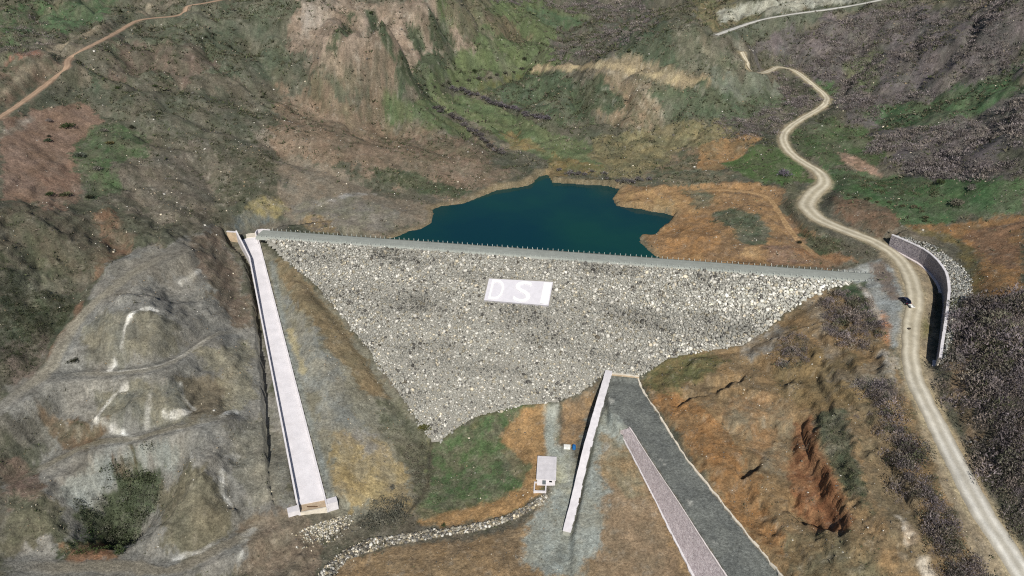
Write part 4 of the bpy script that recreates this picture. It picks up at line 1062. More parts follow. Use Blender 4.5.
fc = np.tile(alb((144, 142, 134)), (len(fv), 1)) * (1 + 0.25 * fbm(fv[:, 0], fv[:, 1], 8, 4, 91))[:, None]
face_o = obj("embankment_face", mesh_data("embankment_face", fv - DORG, inv.reshape(-1, 4), "stone", True, fc), dam)
# rockfill
su = np.arange(-2, DLEN + 2, 0.72); sv = np.arange(CREST_W + 0.7, CREST_W + 82, 0.64)
RU, RV = np.meshgrid(su, sv, indexing='ij'); RU = RU.ravel() + rng.uniform(-.45, .45, RU.size); RV = RV.ravel() + rng.uniform(-.4, .4, RV.size)
rx = DA[0] + DDIR[0] * RU + DN[0] * RV; ry = DA[1] + DDIR[1] * RU + DN[1] * RV
ok = sdist(dam_poly, rx, ry) < 0.5 + 1.6 * fbm(rx, ry, 4, 3, 92)
pcs = np.array([(487, 276), (556, 279.5), (551, 308), (481, 302.5)], float); sign_poly = on_face(pcs[:, 0], pcs[:, 1])
ok &= sdist(sign_poly, rx, ry) > -.35
rx, ry, RU, RV = rx[ok], ry[ok], RU[ok], RV[ok]
size = np.clip(rng.lognormal(-0.84, 0.32, len(rx)), 0.24, 1.0)
fine = smooth(30, 62, RV); size *= 1 - 0.10 * fine; size *= 1 + 0.22 * smooth(DLEN * .62, DLEN * .9, RU)
rz_ = -(RV - CREST_W) / SLOPE + rng.uniform(-.12, .16, len(rx))
rc = stone_cols(len(rx), 0.09, 0.22, 0.10, (158, 157, 149))
band = fbm(RU * .16, RV, 8, 4, 93, .6); dk = smooth(0.0, 0.4, band) * 0.34
dk += 0.55 * np.exp(-((RV - 29 + 3 * fbm(RU, RU * 0, 40, 2, 94)) / 4.5) ** 2) * (0.5 + 0.9 * fbm(RU, RV, 25, 2, 95))
for u0, u1, v0, v1 in ((52, 72, 8, 13), (134, 158, 8, 12)):
    dk += 0.55 * ((RU > u0) & (RU < u1) & (RV > v0) & (RV < v1)) * rng.uniform(.3, 1, len(RU))
rc *= np.clip(1 - dk, .35, 1.1)[:, None]
br = smooth(DLEN * .6, DLEN * .8, RU) * (1 - smooth(20, 40, RV)); rc *= (1 + 0.28 * br)[:, None]
rc *= 1.06 * (1 + .16 * fbm(rx, ry, 22, 3, 96))[:, None]
stones("rockfill", np.stack([rx, ry, rz_], -1) - DORG, size, np.clip(rc, .02, .8), dam)
# crest road
def dam_pt(u, v, zz): return DA + DDIR * u + DN * v + np.array([0, 0, zz])
cu = np.arange(0.6, DLEN + 10.1, 1.5); cv = np.linspace(-0.6, CREST_W + 0.6, 11)
CU, CV = np.meshgrid(cu, cv, indexing='ij')
cx_ = DA[0] + DDIR[0] * CU + DN[0] * CV; cy_ = DA[1] + DDIR[1] * CU + DN[1] * CV
prof = np.array([-1.2, 0.0, .04, .07, .09, .1, .09, .07, .04, 0.0, -1.0])
cz_ = np.repeat(prof[None], len(cu), 0)
cc = np.tile(alb((152, 156, 149)), (CU.size, 1)) * (1 + .12 * fbm(cx_.ravel(), cy_.ravel(), 6, 4, 97))[:, None]
cc *= (1 - 0.10 * np.exp(-((CV.ravel() - 2.2) / .7) ** 2) - 0.08 * np.exp(-((CV.ravel() - 4.6) / .7) ** 2))[:, None]
ii = np.arange(CU.size).reshape(CU.shape)
obj("crest_road", mesh_data("crest_road", np.stack([cx_, cy_, cz_], -1).reshape(-1, 3) - DORG, np.stack([ii[:-1, :-1], ii[1:, :-1], ii[1:, 1:], ii[:-1, 1:]], -1).reshape(-1, 4), "gravel_road", True, cc), dam)
# upstream rip-rap facing strip
stn_u = rng.uniform(2, DLEN - 4, 1500); stn_v = rng.uniform(-7.5, -0.6, 1500)
obj_p = np.stack([DA[0] + DDIR[0] * stn_u + DN[0] * stn_v, DA[1] + DDIR[1] * stn_u + DN[1] * stn_v, -0.7 + (stn_v + .6) * .55], -1)
stones("upstream_riprap", obj_p - DORG, rng.uniform(.3, .6, 1500), stone_cols(1500) * .9, dam)
pm = mesh_data("guard_post", *(lambda V: (V, HEX))(np.array([(-.1, -.1, -.2), (.1, -.1, -.2), (.1, .1, -.2), (-.1, .1, -.2), (-.08, -.08, .9), (.08, -.08, .9), (.08, .08, .9), (-.08, .08, .9)])), "post_concrete")
for v0 in (0.15, CREST_W - 0.15):
    for u0 in np.arange(3, DLEN + 6, 2.05):
        p = dam_pt(u0 + rng.uniform(-.12, .12), v0, 0.0) - DORG
        o = obj("guard_post", pm, dam, tuple(p)); o.rotation_euler = (rng.uniform(-.05, .05), rng.uniform(-.05, .05), math.atan2(DDIR[1], DDIR[0])); o.scale = (1, 1, rng.uniform(.9, 1.08))

# ------------------------------------------------------------------ the lettered panel on the face
e1 = DDIR; e2 = -DN * SLOPE + np.array([0, 0, 1.]); e2 /= np.linalg.norm(e2); e3 = np.cross(e1, e2)
if e3[2] < 0: e3 = -e3
pc = np.array([(489, 278.5), (553, 282), (548.5, 305.5), (484, 300)], float)
PC = on_face(pc[:, 0], pc[:, 1], 0.75)
sign = empty("lettered_panel", tuple(PC.mean(0))); tag(sign, "white painted panel with large letters D S I on the dam's stone face", "sign")
SORG = PC.mean(0)
hexa("panel_slab", PC[[3, 2, 1, 0]] - e3 * 1.2, PC[[3, 2, 1, 0]], "painted_panel", sign, SORG)
def bil(s, t):   # s left to right, t bottom to top
    return ((PC[3] * (1 - s)[:, None] + PC[2] * s[:, None]) * (1 - t)[:, None] + (PC[0] * (1 - s)[:, None] + PC[1] * s[:, None]) * t[:, None])
for ch, s0, s1 in (("D", .06, .27), ("S", .44, .70), ("I", .865, .985)):
    cu_ = bpy.data.curves.new("letter", 'FONT'); cu_.body = ch; cu_.extrude = 0.05; cu_.offset = 0.0; cu_.resolution_u = 6
    tmp = bpy.data.objects.new("letter", cu_); col_link(tmp)
    bpy.context.view_layer.update()
    me = bpy.data.meshes.new_from_object(tmp.evaluated_get(bpy.context.evaluated_depsgraph_get()))
    bpy.data.objects.remove(tmp); bpy.data.curves.remove(cu_)
    co = np.array([v.co[:] for v in me.vertices]); a, b = co.min(0), co.max(0)
    s = s0 + (s1 - s0) * (co[:, 0] - a[0]) / (b[0] - a[0]); t = .05 + .9 * (co[:, 1] - a[1]) / (b[1] - a[1])
    w = bil(s, t) + e3[None] * (0.02 + 0.22 * (co[:, 2:3] > 0)) - SORG
    me.vertices.foreach_set("co", w.astype(np.float32).ravel()); me.update()
    me.materials.clear(); me.materials.append(MATS["painted_letter"])
    o = obj("letter", me, sign); o["label"] = "raised white letter " + ch

# ------------------------------------------------------------------ spillway
sp = empty("spillway_chute", tuple((SL1 + SR1) / 2)); tag(sp, "long white concrete spillway chute running down the slope left of the dam", "spillway")
SO = np.array(sp.location)
def sp_pt(t, v_off, dz, side):
    L, R = spill(t); b = L if side < 0 else R
    return np.array([b[0] + sn2[0] * v_off, b[1] + sn2[1] * v_off, b[2] + dz])
nseg = 22
ts = np.linspace(0, 1, nseg + 1)
for k in range(nseg):
    a, b = ts[k] + .0004, ts[k + 1] - .0004
    top = [sp_pt(a, 0, 0, -1), sp_pt(a, 0, 0, 1), sp_pt(b, 0, 0, 1), sp_pt(b, 0, 0, -1)]
    hexa("floor_slab", np.array(top) - [0, 0, .5], np.array(top) + [0, 0, rng.uniform(-.015, .015)], "concrete_slab", sp, SO)
    for side, th in ((-1, .55), (1, .45)):
        if side < 0 and k < 3: continue
        h0, h1 = (wall_h(a), wall_h(b)) if side < 0 else (1.55, 1.55)
        i0, o0 = sp_pt(a, 0, 0, side), sp_pt(a, side * th, 0, side); i1, o1 = sp_pt(b, 0, 0, side), sp_pt(b, side * th, 0, side)
        dn = np.array([0, 0, -3.2 if side < 0 else -.6])
        bot = np.array([i0 + dn, o0 + dn, o1 + dn, i1 + dn]); tp = np.array([i0 + [0, 0, h0], o0 + [0, 0, h0], o1 + [0, 0, h1], i1 + [0, 0, h1]])
        if side < 0: bot, tp = bot[::-1], tp[::-1]
        hexa("side_wall", bot, tp, "concrete_white", sp, SO)
def wall_run(name, pts, ztop, zbot, th, mat, parent, org):
    pts = np.asarray(pts, float)
    for k in range(len(pts) - 1):
        d = pts[k + 1][:2] - pts[k][:2]; L = np.linalg.norm(d); n = np.array([d[1], -d[0]]) / L * th / 2
        a, b = pts[k][:2], pts[k + 1][:2]
        bot = np.array([[*(a - n), zbot], [*(b - n), zbot], [*(b + n), zbot], [*(a + n), zbot]]); top = bot.copy(); top[:, 2] = [ztop[k], ztop[k + 1], ztop[k + 1], ztop[k]]
        hexa(name, bot, top, mat, parent, org)
# flared entrance walls
p0, p1, p2 = atz(227, 230.5, 0.6), atz(236, 231.5, 0.4), sp_pt(0.0, -.3, 0, -1)
pe = p1 - p0; pn = np.array([pe[1], -pe[0], 0]); pn /= np.linalg.norm(pn); pn = pn if pn[1] < 0 else -pn        # faces the valley
def on_plane(px, py):
    d = ray(px, py); t = ((p0 - [0, 0, CAM_Z]) @ pn) / (d @ pn); return np.array([0, 0, CAM_Z]) + t * d
bp_ = [on_plane(a, b) for a, b in ((226.5, 232), (236, 232.6), (243.8, 254), (240, 256), (229.5, 245))]
nb5 = len(bp_); vv = np.vstack([np.array(bp_), np.array(bp_) - pn * .6]) - SO
obj("wing_panel", mesh_data("wing_panel", vv, [tuple(range(5)), tuple(range(5, 10))[::-1]] + [(k, k + 5, (k + 1) % 5 + 5, (k + 1) % 5) for k in range(5)], "concrete_earthy"), sp)
q_ = np.array([bp_[0] + pn * .1, bp_[1] + pn * .1, bp_[1] - pn * .7, bp_[0] - pn * .7]); hexa("wing_coping", q_ + [0, 0, .003], q_ + [0, 0, .3], "concrete_white", sp, SO)
tj = ts[3]; pj = sp_pt(tj, -.28, 0, -1)
wall_run("entrance_wall", [bp_[1] - pn * .3, (bp_[1] - pn * .3) * .5 + pj * .5, pj], [.7, (.7 + pj[2] + wall_h(tj)) / 2, pj[2] + wall_h(tj)], -13, .6, "concrete_white", sp, SO)
a_, b_, c_ = bp_[1] * [1, 1, 0] + [0, 0, SL0[2] - .1], sp_pt(0, -.02, -.1, -1), sp_pt(tj, -.02, -.1, -1)
obj("flared_floor", mesh_data("flared_floor", np.array([a_, b_, c_, a_ - [0, 0, 1], b_ - [0, 0, 1], c_ - [0, 0, 1]]) - SO, [(0, 2, 1), (3, 4, 5), (0, 1, 4, 3), (1, 2, 5, 4), (2, 0, 3, 5)], "concrete_slab"), sp)
arc = [sp_pt(0.0, .25, 0, 1), atz(255.5, 232.5, 0.2), atz(257.5, 230, 0.2), atz(262, 229.2, 0.2), atz(270, 229.8, 0.2)]
wall_run("entrance_wall", arc, [SR0[2] + 1.8, .4, .4, .35, .3], -5, .4, "concrete_white", sp, SO)
# broad weir sill ahead of the chute
wl_, wr_ = sp_pt(0, 0, 0, -1), sp_pt(0, 0, 0, 1); bk = np.array([-sax2[0], -sax2[1], 0]) * 4.0
hexa("weir_sill", np.array([wl_, wr_, wr_ + bk, wl_ + bk * 1.0]) - [0, 0, 1.5], np.array([wl_, wr_, wr_ + bk, wl_ + bk]) + [0, 0, .28], "concrete_cream", sp, SO)
# basin at the foot: end sill, wing walls, puddle
eL, eR = sp_pt(1, 0, 0, -1), sp_pt(1, 0, 0, 1); fw = np.array([sax2[0], sax2[1], 0])
hexa("basin_floor", np.array([eL, eR, eR + fw * 3.2, eL + fw * 3.2]) - [0, 0, 1.4], np.array([eL, eR, eR + fw * 3.2, eL + fw * 3.2]) - [0, 0, .35], "concrete_earthy", sp, SO)
q0, q1 = eL + fw * 1.2 + np.r_[sn2, 0] * 2.2, eL + fw * 2.9 + np.r_[sn2, 0] * 5.0
hexa("puddle", np.array([q0, [q1[0], q0[1], q0[2]], q1, [q0[0], q1[1], q1[2]]]) * [1, 1, 0] + [0, 0, eL[2] - .4], np.array([q0, [q1[0], q0[1], q0[2]], q1, [q0[0], q1[1], q1[2]]]) * [1, 1, 0] + [0, 0, eL[2] - .33], "muddy_water", sp, SO)
for s_, e_ in ((-1, eL), (1, eR)):
    o_ = np.r_[sn2, 0] * s_
    b4 = np.array([e_ + fw * 1.2 + o_ * .46, e_ + fw * 1.2 + o_ * 3.4, e_ + fw * 3.4 + o_ * 3.4, e_ + fw * 3.4 + o_ * .46])
    if s_ > 0: b4 = b4[::-1]
    hexa("wing_wall", b4[::-1] - [0, 0, 2.0], b4[::-1] + [0, 0, 1.15], "concrete_white", sp, SO)
    b4 = np.array([e_ + fw * .02, e_ + fw * 3.5, e_ + fw * 3.5 + o_ * .45, e_ + fw * .02 + o_ * .45])
    hexa("basin_wall", b4 - [0, 0, 2.0], b4 + [0, 0, 1.3], "concrete_white", sp, SO)
b4 = np.array([eL + fw * 3.22, eR + fw * 3.22, eR + fw * 3.6, eL + fw * 3.6])
hexa("end_sill", b4 - [0, 0, 2.0], b4 + [0, 0, .15], "concrete_cream", sp, SO)

# ------------------------------------------------------------------ masonry walls
def resample(P, step):
    P = np.asarray(P, float); s = np.r_[0, np.cumsum(np.linalg.norm(np.diff(P[:, :2], axis=0), axis=1))]
    n = max(2, int(round(s[-1] / step)) + 1); u = np.linspace(0, s[-1], n)
    return np.stack([np.interp(u, s, P[:, k]) for k in range(P.shape[1])], -1)
def side_normals(P, toward):
    d = np.gradient(P[:, :2], axis=0); d /= np.linalg.norm(d, axis=1)[:, None]; n = np.stack([d[:, 1], -d[:, 0]], -1)
    if (n.mean(0) @ np.asarray(toward)) < 0: n = -n
    return n
def masonry_wall(name, foot, height, batter, th, toward, mat, cmat, label, cat, step=4.5, cap=.55, cap_h=.3, footw=.55, foot_mat=None, embed=1.2, foot_ok=None):
    P = resample(np.c_[foot, height], step); n = side_normals(P, toward); n3_ = np.c_[n, np.zeros(len(n))]
    root = empty(name, tuple(P[:, :3].mean(0))); org = P[:, :3].mean(0); tag(root, label, cat)
    up = np.array([0, 0, 1.])
    for k in range(len(P) - 1):
        a, b = P[k, :3], P[k + 1, :3]; ha, hb = P[k, 3], P[k + 1, 3]; na, nb = n3_[k], n3_[k + 1]
        g = (b - a) / np.linalg.norm(b - a) * .012
        a2, b2 = a + g, b - g
        bot = np.array([a2 + na * batter * embed * 0, b2, b2 - nb * (th + batter * hb), a2 - na * (th + batter * ha)]) - up * embed
        top = np.array([a2 - na * batter * ha + up * ha, b2 - nb * batter * hb + up * hb, b2 - nb * (th + batter * hb) + up * hb, a2 - na * (th + batter * ha) + up * ha])
        bot[0] += 0; hexa("wall_panel", bot, top, mat, root, org)
        j = rng.uniform(-.06, .06, 4)
        jw = rng.uniform(-.1, .3, 2) * (cap > 1.5); ct = np.array([a + na * (.12 - batter * ha + j[0]) + up * (ha + .002), b + nb * (.12 - batter * hb + j[1]) + up * (hb + .002), b - nb * (cap + batter * hb + j[2] + jw[0]) + up * (hb + .002), a - na * (cap + batter * ha + j[3] + jw[1]) + up * (ha + .002)])
        hexa("coping", ct, ct + up * cap_h, cmat, root, org)
        if foot_mat and (foot_ok is None or foot_ok(k / (len(P) - 1))):
            ft = np.array([a + na * (footw + j[1]), b + nb * (footw + j[0]), b + nb * .01, a + na * .01])
            hexa("footing", ft - up * .6, ft + up * .22, foot_mat, root, org)
    return root
masonry_wall("retaining_wall", RWF, RW_H, 0.0, .7, (-1, 0), "masonry_grey", "concrete_white", "tall bent stone retaining wall with white coping beside the dirt road", "retaining wall", foot_mat="mortar_pink", cap=.75, footw=.9, foot_ok=lambda f: f < .40 or f > .90)
rw = bpy.data.objects["retaining_wall"]
# wing returning into the bank at the near end
e = RWF[-1]; e2_ = e + np.array([5.0, 1.0, 0])
hexa("end_wing", np.array([e + [0, -.4, -1.5], e2_ + [0, -.4, -1.5], e2_ + [0, .4, -1.5], e + [0, .4, -1.5]]), np.array([e + [0, -.4, 4.0], e2_ + [0, -.4, 2.6], e2_ + [0, .4, 2.6], e + [0, .4, 4.0]]), "concrete_cream", rw, np.array(rw.location))
# stone backfill behind it
bd = []
RWd = resample(np.c_[RWF, RW_H], 1.0); nb_ = -side_normals(RWd, (-1, 0))
for k in range(len(RWd)):
    f = k / (len(RWd) - 1); wd_ = 1.5 + 6.0 * math.sin(math.pi * min(1, f * 1.05) ** .8) 
    for _ in range(int(wd_ * 5)):
        u = rng.uniform(.9, wd_); bd.append((RWd[k, 0] + nb_[k, 0] * u + rng.uniform(-.5, .5), RWd[k, 1] + nb_[k, 1] * u + rng.uniform(-.5, .5)))
bd = np.array(bd)
stones("backfill_stones", np.c_[bd, H(bd[:, 0], bd[:, 1]) + .1] - np.array(rw.location), rng.uniform(.2, .46, len(bd)), stone_cols(len(bd), .2, .16, .05, (146, 147, 142)), rw)

# wall holding up the gravel ramp (its shaded side faces left)
wt = np.array([(606, 370.5, -20.2, 1.6), (602, 384, -20.9, 4.6), (598, 398, -21.9, 6.4), (590, 425, -24.7, 5.8), (583, 450, -27.4, 5.0), (577, 475, -30.3, 3.6), (570.5, 503, -32.9, 2.6), (563, 531, -35.0, 1.6)])
wtop = atz(wt[:, 0], wt[:, 1], wt[:, 2]); wft = wtop - np.c_[np.zeros((8, 2)), wt[:, 3]]
masonry_wall("ramp_wall", wft, wt[:, 3], 0.0, 2.0, (-1, .2), "concrete_grey", "concrete_white", "white topped concrete wall edging the gravel ramp below the dam", "wall", cap=2.2, cap_h=.25, step=1.9)
# battered stone wall holding up the dark gravel road
FP = resample(np.c_[PWF, PWT], 2.4)
org = FP[:, :3].mean(0); pw = empty("sloped_stone_wall", tuple(org)); tag(pw, "long sloping pinkish stone wall with white edges below the dark gravel road", "retaining wall")
up = np.array([0, 0, 1.])
for k in range(len(FP) - 1):
    a, b, c, d_ = FP[k, :3], FP[k + 1, :3], FP[k + 1, 3:], FP[k, 3:]
    n = np.array([(c - b)[0], (c - b)[1], 0]); n /= np.linalg.norm(n)
    v = np.array([a - up * 1.2, b - up * 1.2, c + n * .9 - up * 4, d_ + n * .9 - up * 4, a, b, c + n * .9, d_ + n * .9, c, d_]) - org
    obj("wall_panel", mesh_data("wall_panel", v, [(0, 1, 5, 4), (4, 5, 8, 9), (9, 8, 6, 7), (1, 2, 6, 8, 5), (0, 4, 9, 7, 3), (3, 7, 6, 2), (0, 3, 2, 1)], "masonry_pink"), pw)
    j = rng.uniform(-.12, .12, 4)
    ct = np.array([d_ - n * (.15 + j[0]), c - n * (.15 + j[1]), c + n * (.85 + j[2] * 2), d_ + n * (.85 + j[3] * 2)]) + up * .01
    hexa("coping", ct, ct + up * .5, "mortar_pink", pw, org)
    ft = np.array([a - n * (1.4 + j[1] * 4), b - n * (1.4 + j[0] * 4), b + n * .1, a + n * .1])
    hexa("footing", ft - up * .8, ft + up * .5, "concrete_white", pw, org)
# dark compacted gravel between wall and slope
DK = [(606, 376), (638, 378), (643, 390), (653, 406), (665, 426), (690, 464), (720, 501), (752, 541), (788, 584), (734, 590), (706, 544), (680, 503), (652, 461), (634, 434), (628, 427), (618, 416), (606, 408), (600, 420), (598, 408)]
w = px_poly(DK, 10)
paint(DK, (114, 117, 112), (98, 101, 98), rag=.5, feather=.6, veg=0, stn=.15, spk=.6, world_poly=w)
for sm in ([(609, 398), (613, 400), (611, 404)], [(604, 430), (609, 426), (608, 436)], [(653, 450), (657, 452), (656, 455)], [(661, 460), (667, 464), (664, 466)], [(686, 500), (692, 502), (690, 506)], [(712, 540), (718, 543), (714, 546)], [(604, 440), (612, 446), (604, 452)]):
    paint(sm, (172, 172, 164), (130, 132, 126), rag=.8, feather=.6, op=.7)
terrain.data.attributes["Col"].data.foreach_set("color", np.c_[C, np.ones(len(C))].astype(np.float32).ravel())
# kerb on the hill side of it, and the low earth-stained wall at the head
kb = np.array([(638, 379), (641, 388), (650, 402), (658, 412), (664, 424), (676, 443), (690, 463), (705, 482), (720, 500), (736, 521), (752, 540), (770, 562), (788, 584)], float)
KP = cast(H, kb[:, 0], kb[:, 1]); KP = resample(KP, 1.8); KP[1:-1, 0] += rng.normal(0, .12, len(KP) - 2); org = KP.mean(0)
kroot = empty("slope_kerb", tuple(org)); tag(kroot, "thin pale concrete kerb winding between dark gravel road and brown slope", "kerb")
kn = side_normals(KP, (1, 0))
for k in range(len(KP) - 1):
    wd_ = .20 + rng.uniform(-.08, .16); a, b = KP[k], KP[k + 1]; na, nb = np.r_[kn[k], 0], np.r_[kn[k + 1], 0]
    jj = rng.uniform(-.15, .15)
    q = np.array([a - na * wd_, b - nb * wd_, b + nb * (wd_ + jj), a + na * (wd_ + jj)])
    hexa("kerb_block", q - up * .5, q + up * .3, "concrete_cream", kroot, org)
hw_pts = on_face(np.array([606., 616, 627, 639]), np.array([374., 375, 376, 377.5]), 0.0); org = hw_pts.mean(0)
hroot = empty("low_head_wall", tuple(org)); tag(hroot, "low earth stained wall across the upper end of the dark gravel road", "wall")
for k in range(3):
    a, b = hw_pts[k], hw_pts[k + 1]; q = np.array([a + [0, -.3, 0], b + [0, -.3, 0], b + [0, .4, 0], a + [0, .4, 0]])
    hexa("wall_block", q - up * 1.6, q + up * .45, "concrete_earthy", hroot, org)
    hexa("cap_block", q + up * .452 - [0, .05, 0], q + up * .62 - [0, .05, 0], "concrete_cream", hroot, org)

# ------------------------------------------------------------------ valve house and outlet basin
rp = atz(np.array([538., 557, 556, 535.5]), np.array([456., 457, 480.5, 479.5]), -31.6)
ctr = rp.mean(0); wv_ = float(np.linalg.norm(rp[1] - rp[0])); dv_ = float(np.linalg.norm(rp[1] - rp[2])); ang = math.atan2(*(rp[1] - rp[0])[[1, 0]])
gz = float(H(ctr[0], ctr[1]))
vh = empty("valve_house", (ctr[0], ctr[1], gz), ang); tag(vh, "small flat-roofed white valve house at the foot of the dam", "building")
hh = -31.6 - gz
box("wall_block", (0, 0, hh / 2 - .5), (wv_ - .5, dv_ - .5, hh + .8), "concrete_white", vh)
rf = box("roof_slab", (0, 0, hh - .02), (wv_, dv_, .24), "concrete_white", vh)
for k in range(3):
    box("roof_plank", (0, -dv_ / 2 + dv_ * (k + .5) / 3, .14 + hh - .02), (wv_ - .24, dv_ / 3 - .05, .05), "concrete_white", rf)
dr = box("door", (-.6, -dv_ / 2 + .22, .7), (1.1, .08, 1.7), "door_paint", vh); box("handle", (-.2, -dv_ / 2 + .14, .7), (.06, .08, .2), "car_chrome", dr)
wdw = box("window", (1.4, -dv_ / 2 + .22, 1.2), (.9, .07, .6), "car_glass", vh); box("sill", (1.4, -dv_ / 2 + .17, .85), (1.05, .14, .07), "concrete_white", wdw)
bp = atz(np.array([534.5, 547, 546, 533]), np.array([482., 483, 492.5, 491.5]), -34.2); bc = bp.mean(0); bw = float(np.linalg.norm(bp[1] - bp[0])); bdp = float(np.linalg.norm(bp[1] - bp[2]))
bz = float(H(bc[0], bc[1]))
ob = empty("outlet_basin", (bc[0], bc[1], bz), ang); tag(ob, "small open white concrete basin with brown water in front of the valve house", "basin")
bt = max(-34.2 - bz, .5)
for sx in (-1, 1): box("basin_wall", (sx * (bw / 2 - .2), 0, bt / 2 - .5), (.4, bdp, bt + 1.0), "concrete_white", ob)
for sy in (-1, 1): box("basin_wall", (0, sy * (bdp / 2 - .2), bt / 2 - .5 - .01), (bw - .8, .4, bt + .98), "concrete_white", ob)
box("brown_water", (0, 0, bt - .75), (bw - .8, bdp - .8, .2), "muddy_water", ob)

# white crate and blue drum beside the ramp wall
p = cast(H, [567.0], [448.0])[0]
wb = empty("site_cabinet", tuple(p), ang); tag(wb, "small white cabinet lying below the ramp wall beside the blue drum", "cabinet")
box("cabinet_body", (0, 0, .42), (2.1, 1.3, .84), "white_sheet", wb, taper=(.97, .97))
box("lid", (0, 0, .88), (2.2, 1.4, .08), "white_sheet", wb); box("latch", (0, -.68, .6), (.3, .05, .2), "car_trim", wb)
p = cast(H, [574.0], [449.0])[0]
drm = empty("blue_drum", tuple(p)); tag(drm, "blue plastic drum standing next to the white cabinet", "drum")
def lathe(name, prof, mat, parent, n=16, loc=None, rot=None):
    V = []; Fc = []
    for k, (r, zz) in enumerate(prof):
        for j in range(n): V.append((r * math.cos(2 * math.pi * j / n), r * math.sin(2 * math.pi * j / n), zz))
    for k in range(len(prof) - 1):
        for j in range(n): Fc.append((k * n + j, k * n + (j + 1) % n, (k + 1) * n + (j + 1) % n, (k + 1) * n + j))
    Fc.append(tuple(range(n))[::-1]); Fc.append(tuple(range((len(prof) - 1) * n, len(prof) * n)))
    o = obj(name, mesh_data(name, V, Fc, mat), parent, loc)
    if rot: o.rotation_euler = rot
    return o
lathe("drum_body", [(.5, -.05), (.55, .08), (.55, .45), (.59, .5), (.55, .55), (.55, .95), (.59, 1.0), (.55, 1.05), (.55, 1.4), (.48, 1.5)], "blue_plastic", drm)
lathe("rim", [(.5, 1.49), (.52, 1.49), (.52, 1.56), (.5, 1.56)], "blue_plastic", drm)

# ------------------------------------------------------------------ car and trailer on the pad
def prism(name, prof, wf, mat, parent):
    n = len(prof); V = [(a, -wf(b) / 2, b) for a, b in prof] + [(a, wf(b) / 2, b) for a, b in prof]
    Fc = [tuple(range(n)), tuple(range(n, 2 * n))[::-1]] + [(k, k + n, (k + 1) % n + n, (k + 1) % n) for k in range(n)]
    o = obj(name, mesh_data(name, V, Fc, mat), parent); b = o.modifiers.new("bevel", 'BEVEL'); b.width = .06; b.segments = 2; return o
def quad(name, v, mat, parent): return obj(name, mesh_data(name, v, [(0, 1, 2, 3)], mat), parent)
def wheels(parent, xs, half, r):
    for wx_ in xs:
        for s in (-1, 1):
            t = lathe("wheel", [(.6 * r, -.12), (.95 * r, -.12), (r, -.06), (r, .06), (.95 * r, .12), (.6 * r, .12)], "tyre", parent, loc=(wx_, s * half, r), rot=(math.pi / 2, 0, 0))
            lathe("rim", [(.05, -.135), (.58 * r, -.13), (.58 * r, .13), (.05, .135)], "car_chrome", t, n=10)
ca, cb = cast(H, [901.0, 908.5], [298.5, 306.0]); cm = (ca + cb) / 2
car = empty("parked_car", (cm[0], cm[1], float(H(cm[0], cm[1])) + .03), math.atan2(ca[1] - cb[1], ca[0] - cb[0]))
tag(car, "dark blue car parked on the grey pad beside the dirt road", "car")
prism("body", [(-2.15, .38), (-2.2, .95), (-1.9, 1.05), (1.0, 1.05), (2.0, .92), (2.2, .7), (2.2, .36)], lambda b: 1.9, "car_paint", car)
cab = prism("cabin", [(-2.0, 1.02), (-1.75, 1.62), (-.2, 1.72), (.45, 1.66), (1.15, 1.03)], lambda b: 1.76 - .34 * max(0, b - 1.0), "car_paint", car)
quad("windscreen", [(1.17, -.74, 1.1), (1.17, .74, 1.1), (.56, .64, 1.62), (.56, -.64, 1.62)], "car_glass", cab)
quad("rear_window", [(-2.03, .7, 1.15), (-2.03, -.7, 1.15), (-1.83, -.62, 1.55), (-1.83, .62, 1.55)], "car_glass", cab)
for s in (-1, 1):
    quad("side_window", [(-1.75, s * .88, 1.12), (.85, s * .88, 1.12), (.35, s * .80, 1.58), (-1.55, s * .80, 1.58)], "car_glass", cab)
    box("headlight", (2.12, s * .68, .78), (.2, .4, .18), "lamp_glass", car); box("tail_light", (-2.2, s * .8, .85), (.1, .2, .26), "tail_lamp", car); box("mirror", (.8, s * 1.02, 1.12), (.16, .2, .16), "car_trim", car)
    box("roof_rail", (-.7, s * .6, 1.74), (1.7, .05, .07), "car_chrome", cab)
for bx_ in (2.22, -2.24): box("bumper", (bx_, 0, .5), (.14, 1.8, .24), "car_trim", car)
wheels(car, (-1.35, 1.4), .86, .36)
tm = cast(H, [911.0], [308.0])[0]
trl = empty("utility_trailer", (tm[0], tm[1], tm[2] + .03), car.rotation_euler[2]); tag(trl, "small pale utility trailer standing behind the parked car", "trailer")
box("tray", (0, 0, .62), (2.0, 1.35, .1), "car_load", trl)
for s in (-1, 1): box("side_board", (0, s * .66, .82), (2.0, .06, .32), "car_load", trl); box("end_board", (s * .98, 0, .82), (.06, 1.26, .32), "car_load", trl)
box("load_sack", (.2, .1, .84), (1.0, .7, .34), "white_sheet", trl, taper=(.8, .8)); box("draw_bar", (1.5, 0, .5), (1.1, .1, .1), "car_trim", trl)
wheels(trl, (0.0,), .82, .32)

# a dark boulder on the road's edge
p = cast(H, [908.5], [329.5])[0]
bo = ICO_V * (1 + .2 * rng.normal(size=(12, 1))) * [.55, .5, .45]
tag(obj("boulder", mesh_data("boulder", bo, ICO_F, "stone", False, np.tile(alb((64, 58, 50)), (12, 1))), None, (p[0], p[1], p[2] + .25)), "single dark boulder lying on the dirt road near the parked car", "boulder")

